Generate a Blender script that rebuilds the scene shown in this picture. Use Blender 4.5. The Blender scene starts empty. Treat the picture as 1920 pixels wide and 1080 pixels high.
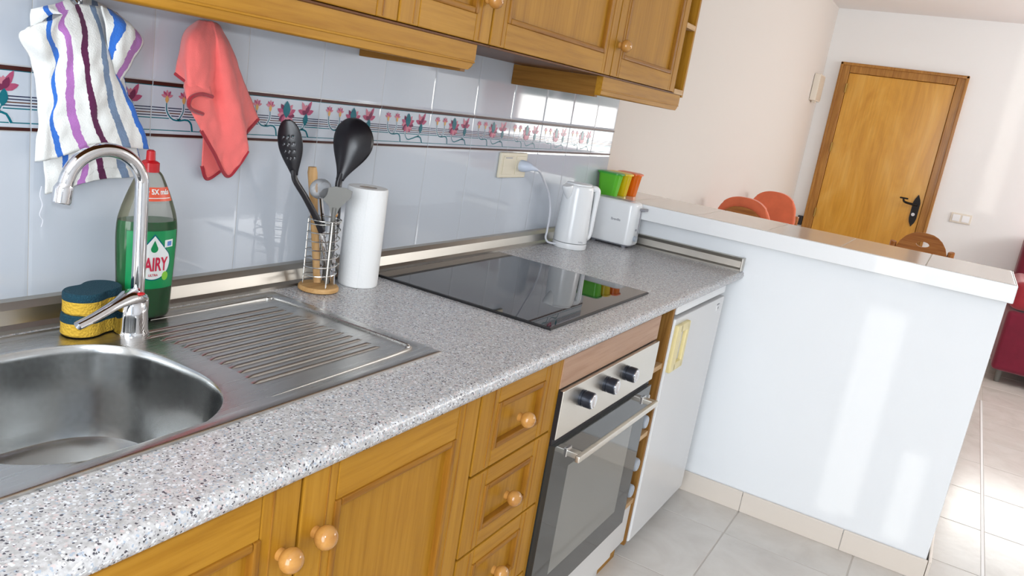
import bpy, bmesh, math, random
from mathutils import Vector, Matrix, noise
random.seed(7)
C = bpy.context.scene.collection
SC = bpy.context.scene
PI = math.pi

# ------------------------------------------------------------------ camera, light, exposure
CAM_POS = Vector((-1.2964, -1.2435, 1.3510))
def make_camera():
    y, p, r = math.radians(-61.7486), math.radians(-13.4403), math.radians(9.2566)
    fw = Vector((-math.sin(y)*math.cos(p), math.cos(y)*math.cos(p), math.sin(p)))
    rt = Vector((math.cos(y), math.sin(y), 0)); up = rt.cross(fw)
    r2 = math.cos(r)*rt + math.sin(r)*up
    u2 = -math.sin(r)*rt + math.cos(r)*up
    cd = bpy.data.cameras.new('camera'); cd.sensor_width = 36; cd.lens = 1501.47/1920*36
    cd.clip_start = 0.02
    co = bpy.data.objects.new('camera', cd)
    m = Matrix((r2, u2, -fw)).transposed().to_4x4(); m.translation = CAM_POS
    co.matrix_world = m
    C.objects.link(co); SC.camera = co
    return r2, u2, fw
CR, CU, CF = make_camera()

SC.view_settings.view_transform = 'Standard'
SC.view_settings.look = 'None'
SC.view_settings.gamma = 1
SC.view_settings.use_curve_mapping = False
SC.view_settings.exposure = 0.0
SC.cycles.max_bounces = 10
SC.cycles.diffuse_bounces = 5
SC.cycles.transparent_max_bounces = 12
SC.cycles.caustics_reflective = False
SC.cycles.caustics_refractive = False
SC.cycles.sample_clamp_indirect = 6

w = bpy.data.worlds.new('sky'); SC.world = w; w.use_nodes = True
w.node_tree.nodes['Background'].inputs[0].default_value = (0.72, 0.86, 1.0, 1)
w.node_tree.nodes['Background'].inputs[1].default_value = 1.3

def lamp(name, kind, energy, loc, direction, color=(1, 1, 1), **kw):
    l = bpy.data.lights.new(name, kind); l.energy = energy; l.color = color
    for k, v in kw.items(): setattr(l, k, v)
    o = bpy.data.objects.new(name, l); C.objects.link(o)
    o.location = loc
    if direction is not None:
        o.rotation_euler = Vector(direction).to_track_quat('-Z', 'Y').to_euler()
    return o
# low sun; slits shaped in the unseen back wall cut its patches
lamp('sun', 'SUN', 0.34, (-6, 0, 2), (1, -0.060, 0.004), (1, 0.97, 0.9), angle=0.007)
# daylight at the balcony and far window, plus an added fill from the side
lamp('daylight_balcony', 'AREA', 77, (-2.9, -1.45, 1.25), (1, 0, -0.02), (0.88, 0.94, 1.0), shape='RECTANGLE', size=1.5, size_y=2.1)
lamp('side_fill', 'AREA', 57, (4.2, -4.15, 1.95), (0, 1, -0.12), (1, 0.975, 0.95), shape='RECTANGLE', size=2.2, size_y=0.75)
lamp('daylight_window', 'AREA', 20, (5.605, -2.30, 1.12), (-1, 0.0, 0.0), (1.0, 0.98, 0.94), shape='RECTANGLE', size=1.2, size_y=0.5)
# the flash of the photographer's compact camera
lamp('flash', 'POINT', 18.0, CAM_POS + 0.055*CU - 0.02*CR + 0.02*CF, None, (0.88, 0.94, 1.0), shadow_soft_size=0.012)

# ------------------------------------------------------------------ helpers
def root_loc(o):
    v = Vector((0, 0, 0))
    while o is not None:
        v += o.location; o = o.parent
    return v
def obj(name, bm, mats, parent=None, smooth=40, origin=None):
    """link a bmesh (in world coordinates) as ONE mesh object"""
    me = bpy.data.meshes.new(name)
    bmesh.ops.recalc_face_normals(bm, faces=bm.faces[:])
    if not isinstance(mats, (list, tuple)): mats = [mats]
    o = bpy.data.objects.new(name, me)
    if parent is not None:
        off = root_loc(parent)
    else:
        if origin is None:
            xs = [v.co for v in bm.verts]
            lo = [min(c[i] for c in xs) for i in range(3)]; hi = [max(c[i] for c in xs) for i in range(3)]
            origin = ((lo[0]+hi[0])/2, (lo[1]+hi[1])/2, lo[2])
        off = Vector(origin); o.location = off
    bmesh.ops.translate(bm, verts=bm.verts[:], vec=-off)
    bm.to_mesh(me); bm.free()
    for m in mats: me.materials.append(m)
    if smooth:
        for p in me.polygons: p.use_smooth = True
        me.set_sharp_from_angle(angle=math.radians(smooth))
        if smooth <= 50 and len(me.polygons) < 4000:
            wn = o.modifiers.new('weighted_normals', 'WEIGHTED_NORMAL'); wn.keep_sharp = True; wn.weight = 80
    C.objects.link(o)
    if parent is not None: o.parent = parent
    return o
def tag(o, label, cat, group=None):
    o['label'] = label; o['category'] = cat
    if group: o['group'] = group
    return o
def struct(o):
    o['kind'] = 'structure'; return o
def thing(name, label, cat, loc, group=None):
    o = bpy.data.objects.new(name, None); o.empty_display_size = 0.05
    C.objects.link(o); o.location = loc
    return tag(o, label, cat, group)
def copy_tree(o, loc=None, parent=None):
    c = o.copy(); C.objects.link(c)
    if parent is not None: c.parent = parent
    if loc is not None: c.location = loc
    for ch in list(o.children): copy_tree(ch, None, c)
    return c
def new(): return bmesh.new()
def box(bm, lo, hi, bev=0, mi=0, seg=2):
    r = bmesh.ops.create_cube(bm, size=1)
    vs = r['verts']
    s = [hi[i]-lo[i] for i in range(3)]; c = [(hi[i]+lo[i])/2 for i in range(3)]
    for v in vs: v.co = Vector((v.co.x*s[0]+c[0], v.co.y*s[1]+c[1], v.co.z*s[2]+c[2]))
    fs = set(f for v in vs for f in v.link_faces)
    for f in fs: f.material_index = mi
    if bev:
        es = list(set(e for v in vs for e in v.link_edges))
        r = bmesh.ops.bevel(bm, geom=es, offset=min(bev, min(s)*0.49), segments=seg, affect='EDGES', profile=0.5)
        for f in r['faces']: f.material_index = mi
        return list(set(v for f in r['faces'] for v in f.verts))
    return vs
def lathe(bm, prof, center=(0, 0), n=28, mi=0, sx=1, sy=1, caps=True, rot=0):
    """prof: list of (r, z) from bottom to top, around a vertical axis"""
    rings = []
    for r, z in prof:
        ring = []
        for i in range(n):
            a = 2*PI*i/n
            x, y = r*sx*math.cos(a), r*sy*math.sin(a)
            ring.append(bm.verts.new((center[0]+x*math.cos(rot)-y*math.sin(rot), center[1]+x*math.sin(rot)+y*math.cos(rot), z)))
        rings.append(ring)
    for a, b in zip(rings, rings[1:]):
        for i in range(n):
            f = bm.faces.new((a[i], a[(i+1) % n], b[(i+1) % n], b[i])); f.material_index = mi
    if caps:
        if prof[0][0] > 1e-5: bm.faces.new(rings[0][::-1]).material_index = mi
        if prof[-1][0] > 1e-5: bm.faces.new(rings[-1]).material_index = mi
    return [v for r in rings for v in r]
def spline(pts, n):
    pts = [Vector(p) for p in pts]
    if len(pts) < 3: return [pts[0].lerp(pts[-1], i/(n-1)) for i in range(n)]
    P = [2*pts[0]-pts[1]] + pts + [2*pts[-1]-pts[-2]]
    out = []
    m = len(pts)-1
    for k in range(n):
        t = k/(n-1)*m; i = min(int(t), m-1); f = t-i
        a, b, c, d = P[i], P[i+1], P[i+2], P[i+3]
        out.append(0.5*((2*b)+(c-a)*f+(2*a-5*b+4*c-d)*f*f+(3*b-a-3*c+d)*f**3))
    return out
def tube(bm, pts, rad, n=10, mi=0, smoothn=0, cap=True, flat=1.0, up=None):
    """tube along points; rad is a number or a list; flat scales the section's second axis"""
    if smoothn:
        m = smoothn
        if isinstance(rad, (list, tuple)):
            rr = [Vector((r, 0, 0)) for r in rad]; rad = [v.x for v in spline(rr, m)]
        pts = spline(pts, m)
    pts = [Vector(p) for p in pts]
    N = len(pts)
    if not isinstance(rad, (list, tuple)): rad = [rad]*N
    rings = []; prev = None
    for i, p in enumerate(pts):
        t = (pts[min(i+1, N-1)]-pts[max(i-1, 0)])
        if t.length < 1e-9: t = Vector((0, 0, 1))
        t.normalize()
        if prev is None:
            ref = Vector(up) if up else (Vector((0, 0, 1)) if abs(t.z) < 0.9 else Vector((1, 0, 0)))
            u = (ref - t*ref.dot(t)).normalized()
        else:
            u = (prev - t*prev.dot(t)).normalized()
        prev = u; v = t.cross(u)
        rings.append([bm.verts.new(p+rad[i]*(math.cos(2*PI*k/n)*u+flat*math.sin(2*PI*k/n)*v)) for k in range(n)])
    for a, b in zip(rings, rings[1:]):
        for i in range(n):
            f = bm.faces.new((a[i], a[(i+1) % n], b[(i+1) % n], b[i])); f.material_index = mi
    if cap:
        bm.faces.new(rings[0][::-1]).material_index = mi; bm.faces.new(rings[-1]).material_index = mi
    return [v for r in rings for v in r]
def sphere(bm, c, r, mi=0, u=16, v=10, sc=(1, 1, 1)):
    q = bmesh.ops.create_uvsphere(bm, u_segments=u, v_segments=v, radius=r)
    for x in q['verts']:
        x.co = Vector((x.co.x*sc[0]+c[0], x.co.y*sc[1]+c[1], x.co.z*sc[2]+c[2]))
    for f in set(f for x in q['verts'] for f in x.link_faces): f.material_index = mi
    return q['verts']
def prism(bm, poly, axis, a, b, mi=0):
    """extrude a 2-D polygon along an axis from a to b; poly coordinates are the two other axes in xyz order"""
    def P(q, t):
        return {'x': (t, q[0], q[1]), 'y': (q[0], t, q[1]), 'z': (q[0], q[1], t)}[axis]
    A = [bm.verts.new(P(q, a)) for q in poly]; B = [bm.verts.new(P(q, b)) for q in poly]
    n = len(poly)
    fs = [bm.faces.new(A[::-1]), bm.faces.new(B)]
    for i in range(n): fs.append(bm.faces.new((A[i], A[(i+1) % n], B[(i+1) % n], B[i])))
    for f in fs: f.material_index = mi
    return A+B
def loft(bm, cols, nu, nv, mi=0, uvl=None, us=None, ripple=0.0, thick=0):
    """cols: list of polylines (each one a column running down); makes a smooth cloth sheet, returns grid"""
    cs = [spline(c, nv) for c in cols]
    k = len(cs)
    if us is None: us = [i/(k-1) for i in range(k)]
    grid = []
    rows = [spline([c[j] for c in cs], nu) for j in range(nv)]
    uu = [v.x for v in spline([Vector((u, 0, 0)) for u in us], nu)]
    for j in range(nv):
        row = []
        for i in range(nu):
            p = rows[j][i].copy()
            if ripple: p.y += ripple*noise.noise(Vector((p.x*60, 0, p.z*40)))
            row.append(bm.verts.new(p))
        grid.append(row)
    for j in range(nv-1):
        for i in range(nu-1):
            f = bm.faces.new((grid[j][i], grid[j+1][i], grid[j+1][i+1], grid[j][i+1])); f.material_index = mi
            if uvl is not None:
                for l, (a, b) in zip(f.loops, ((i, j), (i, j+1), (i+1, j+1), (i+1, j))):
                    l[uvl].uv = (uu[a], b/(nv-1))
    return grid
def solidify(o, t):
    m = o.modifiers.new('solidify', 'SOLIDIFY'); m.thickness = t; m.offset = 0
    return o
def subsurf(o, l=1):
    m = o.modifiers.new('subsurf', 'SUBSURF'); m.levels = l; m.render_levels = l
    return o
def text_bm(s, size, extrude=0.0003, bold=0.0, shear=0, sx=1.0, align='CENTER'):
    cu = bpy.data.curves.new('text', 'FONT'); cu.body = s; cu.size = size; cu.extrude = extrude
    cu.offset = bold; cu.shear = shear; cu.align_x = align; cu.align_y = 'CENTER'
    o = bpy.data.objects.new('text', cu); C.objects.link(o)
    bpy.context.view_layer.update()
    me = o.evaluated_get(bpy.context.evaluated_depsgraph_get()).to_mesh()
    bm = bmesh.new(); bm.from_mesh(me)
    o.evaluated_get(bpy.context.evaluated_depsgraph_get()).to_mesh_clear()
    bpy.data.objects.remove(o); bpy.data.curves.remove(cu)
    for v in bm.verts: v.co.x *= sx
    for f in bm.faces: f.material_index = 0
    return bm
def place(bm, xdir, ydir, loc):
    x = Vector(xdir).normalized(); y = Vector(ydir).normalized(); z = x.cross(y)
    m = Matrix((x, y, z)).transposed().to_4x4(); m.translation = Vector(loc)
    bm.transform(m); return bm

# ------------------------------------------------------------------ materials
def mat(name, col, rough=0.5, metal=0.0, **kw):
    m = bpy.data.materials.new(name); m.use_nodes = True
    b = m.node_tree.nodes['Principled BSDF']
    b.inputs['Base Color'].default_value = (*col, 1); b.inputs['Roughness'].default_value = rough
    b.inputs['Metallic'].default_value = metal
    for k, v in kw.items(): b.inputs[k.replace('_', ' ')].default_value = v
    return m
def nd(m, t, **kw):
    n = m.node_tree.nodes.new(t)
    for k, v in kw.items(): setattr(n, k, v)
    return n
def lk(m, a, b): m.node_tree.links.new(a, b)
def bsdf(m): return m.node_tree.nodes['Principled BSDF']
def coords(m, scale=(1, 1, 1), kind='Object'):
    tc = nd(m, 'ShaderNodeTexCoord'); mp = nd(m, 'ShaderNodeMapping'); mp.inputs['Scale'].default_value = scale
    lk(m, tc.outputs[kind], mp.inputs[0]); return mp.outputs[0]
def noise_tex(m, vec, scale, detail=3, rough=0.55, dist=0):
    n = nd(m, 'ShaderNodeTexNoise'); n.inputs['Scale'].default_value = scale; n.inputs['Detail'].default_value = detail
    n.inputs['Roughness'].default_value = rough; n.inputs['Distortion'].default_value = dist
    lk(m, vec, n.inputs['Vector']); return n
def ramp(m, fac, stops, interp='LINEAR'):
    r = nd(m, 'ShaderNodeValToRGB'); r.color_ramp.interpolation = interp
    e = r.color_ramp.elements
    while len(e) > 1: e.remove(e[-1])
    e[0].position = stops[0][0]; e[0].color = (*stops[0][1], 1)
    for p, c in stops[1:]:
        q = e.new(p); q.color = (*c, 1)
    lk(m, fac, r.inputs[0]); return r.outputs[0]
def mix(m, fac, a, b, mode='MIX'):
    n = nd(m, 'ShaderNodeMix', data_type='RGBA', blend_type=mode)
    for i, v in ((0, fac), (6, a), (7, b)):
        if hasattr(v, 'is_output'): lk(m, v, n.inputs[i])
        elif isinstance(v, (int, float)): n.inputs[i].default_value = v
        else: n.inputs[i].default_value = (*v, 1)
    return n.outputs[2]
def bump(m, h, strength=0.2, dist=0.001):
    b = nd(m, 'ShaderNodeBump'); b.inputs['Strength'].default_value = strength; b.inputs['Distance'].default_value = dist
    lk(m, h, b.inputs['Height']); lk(m, b.outputs[0], bsdf(m).inputs['Normal']); return b
def wood(name, grain, light, mid, dark, rough=0.40, coat=0.02, scale=1.0):
    m = mat(name, mid, rough, Coat_Weight=coat, Coat_Roughness=0.15, Specular_IOR_Level=0.14)
    s = {'x': (3, 60, 60), 'y': (60, 3, 60), 'z': (60, 60, 3)}[grain]
    v = coords(m, tuple(q*scale for q in s))
    n = noise_tex(m, v, 1.6, 5, 0.6, 0.4)
    s2 = {'x': (1.2, 9, 9), 'y': (9, 1.2, 9), 'z': (9, 9, 1.2)}[grain]
    n2 = noise_tex(m, coords(m, tuple(q*scale for q in s2)), 1.0, 2, 0.5, 0.3)
    c = ramp(m, n.outputs[0], [(0.32, dark), (0.5, mid), (0.72, light)])
    c2 = ramp(m, n2.outputs[0], [(0.3, (0.90, 0.87, 0.84)), (0.65, (1.04, 1.03, 1.02))])
    c = mix(m, 1.0, c, c2, 'MULTIPLY')
    lk(m, c, bsdf(m).inputs['Base Color'])
    bump(m, n.outputs[0], 0.08, 0.0006)
    return m
W_L, W_M, W_D = (0.43, 0.215, 0.024), (0.38, 0.18, 0.016), (0.32, 0.142, 0.011)
M = {}
M['wood_z'] = wood('oak_upright', 'z', W_L, W_M, W_D)
M['wood_x'] = wood('oak_lengthwise', 'x', W_L, W_M, W_D)
M['wood_y'] = wood('oak_crosswise', 'y', W_L, W_M, W_D)
M['bead_x'] = wood('oak_moulding_lengthwise', 'x', (0.34, 0.155, 0.018), (0.28, 0.12, 0.013), (0.22, 0.085, 0.009))
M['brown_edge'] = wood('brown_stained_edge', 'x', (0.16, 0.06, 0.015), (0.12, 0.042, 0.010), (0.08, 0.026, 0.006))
M['wood_ret'] = wood('oak_return_board', 'y', (0.30, 0.145, 0.03), (0.25, 0.112, 0.022), (0.19, 0.08, 0.014))
M['bead'] = wood('oak_moulding', 'z', (0.34, 0.155, 0.018), (0.28, 0.12, 0.013), (0.22, 0.085, 0.009))
M['wood_in'] = wood('oak_inside', 'z', (0.36, 0.19, 0.05), (0.28, 0.135, 0.032), (0.2, 0.09, 0.02), 0.5, 0)
M['edge'] = wood('pale_shelf_edge', 'x', (0.62, 0.44, 0.26), (0.55, 0.36, 0.19), (0.45, 0.28, 0.13), 0.5, 0)
M['knob'] = wood('turned_knob_wood', 'x', (0.52, 0.27, 0.075), (0.45, 0.215, 0.052), (0.38, 0.165, 0.035), 0.14, 0.8, 0.5)
M['pink_wood'] = wood('pinkish_filler_wood', 'x', (0.46, 0.29, 0.19), (0.42, 0.255, 0.165), (0.37, 0.21, 0.13), 0.4, 0.1)
M['pale_wood'] = wood('pale_wood', 'z', (0.62, 0.4, 0.2), (0.54, 0.33, 0.15), (0.44, 0.25, 0.1), 0.6, 0)
M['beech'] = wood('beech_disc', 'x', (0.66, 0.42, 0.2), (0.57, 0.34, 0.14), (0.44, 0.24, 0.085), 0.55, 0)
M['chair_wood'] = wood('varnished_chair_wood', 'x', (0.45, 0.19, 0.05), (0.36, 0.135, 0.032), (0.26, 0.085, 0.018), 0.3, 0.4)
def veneer():
    m = mat('door_veneer', (0.6, 0.3, 0.06), 0.22, Coat_Weight=0.1, Coat_Roughness=0.18, Specular_IOR_Level=0.4)
    n = noise_tex(m, coords(m, (3.0, 3.0, 0.9)), 1.5, 4, 0.55, 1.6)
    n2 = noise_tex(m, coords(m, (60, 60, 2)), 1.5, 3)
    c = ramp(m, n.outputs[0], [(0.3, (0.55, 0.255, 0.028)), (0.5, (0.67, 0.34, 0.048)), (0.7, (0.74, 0.41, 0.085))])
    c2 = ramp(m, n2.outputs[0], [(0.3, (0.9, 0.88, 0.85)), (0.7, (1.05, 1.04, 1.02))])
    lk(m, mix(m, 1.0, c, c2, 'MULTIPLY'), bsdf(m).inputs['Base Color']); return m
M['veneer'] = veneer()
M['door_frame'] = wood('door_frame_wood', 'z', (0.5, 0.25, 0.06), (0.4, 0.185, 0.04), (0.31, 0.125, 0.025), 0.3, 0.3)
def plaster(name, col, b=0.12):
    m = mat(name, col, 0.85)
    n = noise_tex(m, coords(m), 60, 4); bump(m, n.outputs[0], b, 0.002); return m
M['paint_warm'] = plaster('cream_wall_paint', (0.70, 0.655, 0.61))
M['paint_white'] = plaster('white_wall_paint', (0.88, 0.90, 0.92))
M['paint_door'] = plaster('offwhite_wall_paint', (0.875, 0.875, 0.865))
M['ceiling'] = plaster('ceiling_paint', (0.86, 0.845, 0.83))
M['tile'] = mat('white_glazed_tile', (0.57, 0.61, 0.67), 0.05)
M['grout'] = plaster('pale_grout', (0.55, 0.53, 0.50))
M['glaze_brown'] = mat('brown_glaze', (0.060, 0.016, 0.012), 0.3, Specular_IOR_Level=0.2)
def flat(n, c, r=0.2): return mat(n, c, r, Specular_IOR_Level=0.3)
M['p_pink'] = flat('print_pink', (0.42, 0.075, 0.155)); M['p_lpink'] = flat('print_light_pink', (0.56, 0.20, 0.26))
M['p_dark'] = flat('print_wine', (0.17, 0.02, 0.07)); M['p_teal'] = flat('print_teal', (0.003, 0.14, 0.18))
M['p_orange'] = flat('print_orange', (0.65, 0.36, 0.12)); M['p_line'] = flat('print_navy', (0.03, 0.035, 0.08)); M['p_brown'] = flat('print_brown', (0.12, 0.05, 0.03))
def floor_tile():
    m = mat('beige_floor_tile', (0.6, 0.53, 0.47), 0.20)
    oi = nd(m, 'ShaderNodeObjectInfo')
    v = coords(m)
    add = nd(m, 'ShaderNodeVectorMath', operation='ADD')
    mul = nd(m, 'ShaderNodeVectorMath', operation='SCALE'); mul.inputs[3].default_value = 3.7
    lk(m, oi.outputs['Location'], mul.inputs[0]); lk(m, v, add.inputs[0]); lk(m, mul.outputs[0], add.inputs[1])
    n = noise_tex(m, add.outputs[0], 5, 5, 0.6, 0.5)
    c = ramp(m, n.outputs[0], [(0.3, (0.58, 0.54, 0.50)), (0.5, (0.65, 0.615, 0.575)), (0.7, (0.70, 0.67, 0.635))])
    lk(m, c, bsdf(m).inputs['Base Color'])
    n2 = noise_tex(m, v, 22, 3); bump(m, n2.outputs[0], 0.12, 0.004)
    return m
M['floor_tile'] = floor_tile()
M['skirting'] = mat('beige_skirting_tile', (0.78, 0.70, 0.62), 0.3)
M['floor_grout'] = plaster('floor_grout', (0.52, 0.48, 0.44))
M['slab_tile'] = mat('pale_slab_tile', (0.70, 0.64, 0.58), 0.12)
M['white_gloss'] = mat('white_gloss', (0.85, 0.86, 0.87), 0.3)
def counter():
    m = mat('speckled_laminate', (0.6, 0.56, 0.52), 0.26)
    v = coords(m)
    base = noise_tex(m, v, 130, 3, 0.6)
    c = ramp(m, base.outputs[0], [(0.34, (0.39, 0.38, 0.375)), (0.5, (0.485, 0.475, 0.475)), (0.66, (0.58, 0.575, 0.58))])
    for scale, thr, col in ((260, 0.90, (0.58, 0.49, 0.48)), (330, 0.88, (0.36, 0.41, 0.48)), (300, 0.85, (0.70, 0.72, 0.74)), (430, 0.945, (0.08, 0.08, 0.09)), (320, 0.972, (0.07, 0.065, 0.08)), (520, 0.90, (0.30, 0.29, 0.30))):
        ofs = nd(m, 'ShaderNodeVectorMath', operation='ADD'); ofs.inputs[1].default_value = (scale*0.37, scale*0.11, 0)
        lk(m, v, ofs.inputs[0])
        vo = nd(m, 'ShaderNodeTexVoronoi'); vo.inputs['Scale'].default_value = scale; lk(m, ofs.outputs[0], vo.inputs['Vector'])
        sp = nd(m, 'ShaderNodeSeparateColor'); lk(m, vo.outputs['Color'], sp.inputs[0])
        gt = nd(m, 'ShaderNodeMath', operation='GREATER_THAN'); gt.inputs[1].default_value = thr; lk(m, sp.outputs[0], gt.inputs[0])
        lt = nd(m, 'ShaderNodeMath', operation='LESS_THAN'); lt.inputs[1].default_value = 0.62; lk(m, vo.outputs['Distance'], lt.inputs[0])
        mu = nd(m, 'ShaderNodeMath', operation='MULTIPLY'); lk(m, gt.outputs[0], mu.inputs[0]); lk(m, lt.outputs[0], mu.inputs[1])
        c = mix(m, mu.outputs[0], c, col)
    lk(m, c, bsdf(m).inputs['Base Color']); return m
M['counter'] = counter()
def steel(name, col=(0.56, 0.55, 0.53), rough=0.28, sc=(4, 300, 300), b=0.05):
    m = mat(name, col, rough, 1.0)
    n = noise_tex(m, coords(m, sc), 1.0, 3)
    mr = nd(m, 'ShaderNodeMapRange'); mr.inputs['To Min'].default_value = rough*0.8; mr.inputs['To Max'].default_value = rough*1.25
    lk(m, n.outputs[0], mr.inputs[0]); lk(m, mr.outputs[0], bsdf(m).inputs['Roughness'])
    if b: bump(m, n.outputs[0], b, 0.0004)
    return m
M['steel'] = steel('brushed_sink_steel')
M['steel_bowl'] = steel('satin_bowl_steel', (0.54, 0.55, 0.55), 0.20, (120, 120, 120), 0.03)
M['alu'] = steel('aluminium_strip', (0.52, 0.49, 0.44), 0.34)
M['panel_steel'] = steel('oven_panel_steel', (0.72, 0.69, 0.63), 0.36)
M['chrome'] = mat('chrome', (0.74, 0.74, 0.76), 0.06, 1.0)
M['wire'] = mat('wire_steel', (0.62, 0.61, 0.58), 0.22, 1.0)
M['grey_metal'] = mat('grey_metal', (0.17, 0.165, 0.15), 0.5, 0.3)
M['hob'] = mat('black_hob_glass', (0.008, 0.008, 0.009), 0.02, IOR=1.6)
M['hob_edge'] = mat('hob_edge', (0.012, 0.012, 0.013), 0.3)
M['oven_glass'] = mat('dark_oven_glass', (0.032, 0.034, 0.033), 0.05, IOR=1.7)
M['oven_window'] = mat('oven_window_reflection', (0.19, 0.187, 0.17), 0.05, IOR=1.75)  # grey base paints in the pale reflection on the inner glass
M['black'] = mat('black_plastic', (0.012, 0.011, 0.014), 0.4)
M['nylon'] = mat('black_nylon', (0.010, 0.009, 0.012), 0.32)
M['knob_dark'] = mat('dark_knob', (0.035, 0.04, 0.055), 0.3, 0.6)
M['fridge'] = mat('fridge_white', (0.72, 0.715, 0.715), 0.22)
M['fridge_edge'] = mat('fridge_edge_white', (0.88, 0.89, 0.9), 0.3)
M['gasket'] = mat('grey_gap', (0.25, 0.25, 0.25), 0.6)
M['yellowed'] = mat('yellowed_plastic', (0.80, 0.68, 0.34), 0.35)
M['plinth'] = mat('pale_plinth', (0.66, 0.645, 0.63), 0.45)
M['plastic_white'] = mat('white_plastic', (0.86, 0.87, 0.88), 0.18, Coat_Weight=0.3)
M['cream'] = mat('cream_plastic', (0.74, 0.67, 0.52), 0.4)
M['cream2'] = mat('ivory_plastic', (0.78, 0.72, 0.62), 0.45)
M['grey'] = mat('grey_plastic', (0.3, 0.3, 0.33), 0.4)
M['lgrey'] = mat('pale_grey_plastic', (0.42, 0.46, 0.52), 0.4)
M['bluewhite'] = mat('bluish_plug_plastic', (0.6, 0.66, 0.78), 0.35)
M['cord'] = mat('pale_cord', (0.7, 0.71, 0.76), 0.45)
def paper():
    m = mat('kitchen_paper', (0.86, 0.86, 0.85), 0.95)
    v = nd(m, 'ShaderNodeTexVoronoi'); v.inputs['Scale'].default_value = 170; lk(m, coords(m), v.inputs['Vector'])
    bump(m, v.outputs['Distance'], 0.35, 0.0012); return m
M['paper'] = paper()
M['card'] = mat('cardboard', (0.34, 0.29, 0.25), 0.9)
def fabric(name, col, scale=700, b=0.5, rough=0.95):
    m = mat(name, col, rough, Sheen_Weight=0.3)
    n = noise_tex(m, coords(m), scale, 2); bump(m, n.outputs[0], b, 0.0015)
    n2 = noise_tex(m, coords(m), 12, 3)
    c = ramp(m, n2.outputs[0], [(0.3, tuple(x*0.88 for x in col)), (0.7, tuple(min(1, x*1.06) for x in col))])
    lk(m, c, bsdf(m).inputs['Base Color']); return m
M['coral'] = fabric('coral_microfibre', (0.95, 0.18, 0.165)); M['coral_hem'] = fabric('red_hem', (0.36, 0.012, 0.025))
M['orange_fabric'] = fabric('orange_fabric', (0.70, 0.16, 0.07), 300); M['sofa'] = fabric('crimson_sofa_fabric', (0.19, 0.006, 0.028), 300)
M['sofa_lit'] = fabric('sunlit_sofa_fabric', (0.36, 0.02, 0.035), 300)  # brighter copy of the sofa fabric, sunlight put into its colour
def towel_mat():
    m = mat('striped_terry', (0.8, 0.8, 0.78), 0.95, Sheen_Weight=0.2)
    uv = nd(m, 'ShaderNodeUVMap'); sx = nd(m, 'ShaderNodeSeparateXYZ'); lk(m, uv.outputs[0], sx.inputs[0])
    n = noise_tex(m, coords(m), 160, 1)
    ad = nd(m, 'ShaderNodeMath', operation='MULTIPLY_ADD'); ad.inputs[1].default_value = 0.016; lk(m, n.outputs[0], ad.inputs[0]); lk(m, sx.outputs[0], ad.inputs[2])
    sb = nd(m, 'ShaderNodeMath', operation='SUBTRACT'); sb.inputs[1].default_value = 0.008; lk(m, ad.outputs[0], sb.inputs[0])
    Wt = (0.80, 0.80, 0.77)
    st = [(0, Wt)]
    for cx, hw, c in ((0.285, 0.026, (0.035, 0.16, 0.58)), (0.428, 0.026, (0.42, 0.16, 0.45)), (0.571, 0.024, (0.10, 0.008, 0.06)), (0.714, 0.026, (0.17, 0.24, 0.36)), (0.857, 0.024, (0.03, 0.16, 0.60)), (0.955, 0.022, (0.42, 0.16, 0.45))):
        st += [(cx-hw, c), (cx+hw, Wt)]
    c = ramp(m, sb.outputs[0], st, 'CONSTANT')
    n2 = noise_tex(m, coords(m), 420, 2); bump(m, n2.outputs[0], 0.5, 0.0016)
    lk(m, c, bsdf(m).inputs['Base Color']); return m
M['towel'] = towel_mat()
def spongy(name, col, scale=260):
    m = mat(name, col, 0.95)
    v = nd(m, 'ShaderNodeTexVoronoi'); v.inputs['Scale'].default_value = scale; lk(m, coords(m), v.inputs['Vector'])
    bump(m, v.outputs['Distance'], 0.8, 0.002); return m
M['sponge'] = spongy('yellow_sponge', (0.72, 0.44, 0.045)); M['scour'] = spongy('dark_teal_scourer', (0.008, 0.055, 0.085), 500)
def see_through(name, tint, body, amount, rough=0.08):
    m = mat(name, body, rough)
    tr = nd(m, 'ShaderNodeBsdfTransparent'); tr.inputs[0].default_value = (*tint, 1)
    fr_ = nd(m, 'ShaderNodeFresnel'); fr_.inputs[0].default_value = 1.45
    mx = nd(m, 'ShaderNodeMath', operation='MULTIPLY_ADD'); mx.inputs[1].default_value = 1.0; mx.inputs[2].default_value = amount; mx.use_clamp = True
    lk(m, fr_.outputs[0], mx.inputs[0])
    ms_ = nd(m, 'ShaderNodeMixShader'); lk(m, mx.outputs[0], ms_.inputs[0]); lk(m, tr.outputs[0], ms_.inputs[1]); lk(m, bsdf(m).outputs[0], ms_.inputs[2])
    lk(m, ms_.outputs[0], m.node_tree.nodes['Material Output'].inputs[0]); return m
M['bottle'] = see_through('clear_bottle_plastic', (0.93, 0.92, 0.88), (0.5, 0.5, 0.42), 0.02)
M['liquid'] = mat('green_washing_liquid', (0.001, 0.135, 0.035), 0.08)
M['label_green'] = mat('green_label', (0.0, 0.27, 0.08), 0.3); M['label_white'] = mat('white_label', (0.85, 0.87, 0.85), 0.35)
M['label_red'] = mat('red_print', (0.6, 0.015, 0.06), 0.35); M['label_orange'] = mat('orange_red_label', (0.8, 0.10, 0.04), 0.35)
M['lime'] = mat('lime_print', (0.25, 0.6, 0.05), 0.35); M['cap_red'] = mat('red_cap', (0.55, 0.01, 0.015), 0.25)
M['print_blue'] = mat('blue_print', (0.12, 0.25, 0.6), 0.4); M['ink'] = mat('dark_ink', (0.05, 0.05, 0.06), 0.5)
def clearcol(name, col, tr=0.75, r=0.15): return see_through(name, col, col, 0.5, r)
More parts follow.
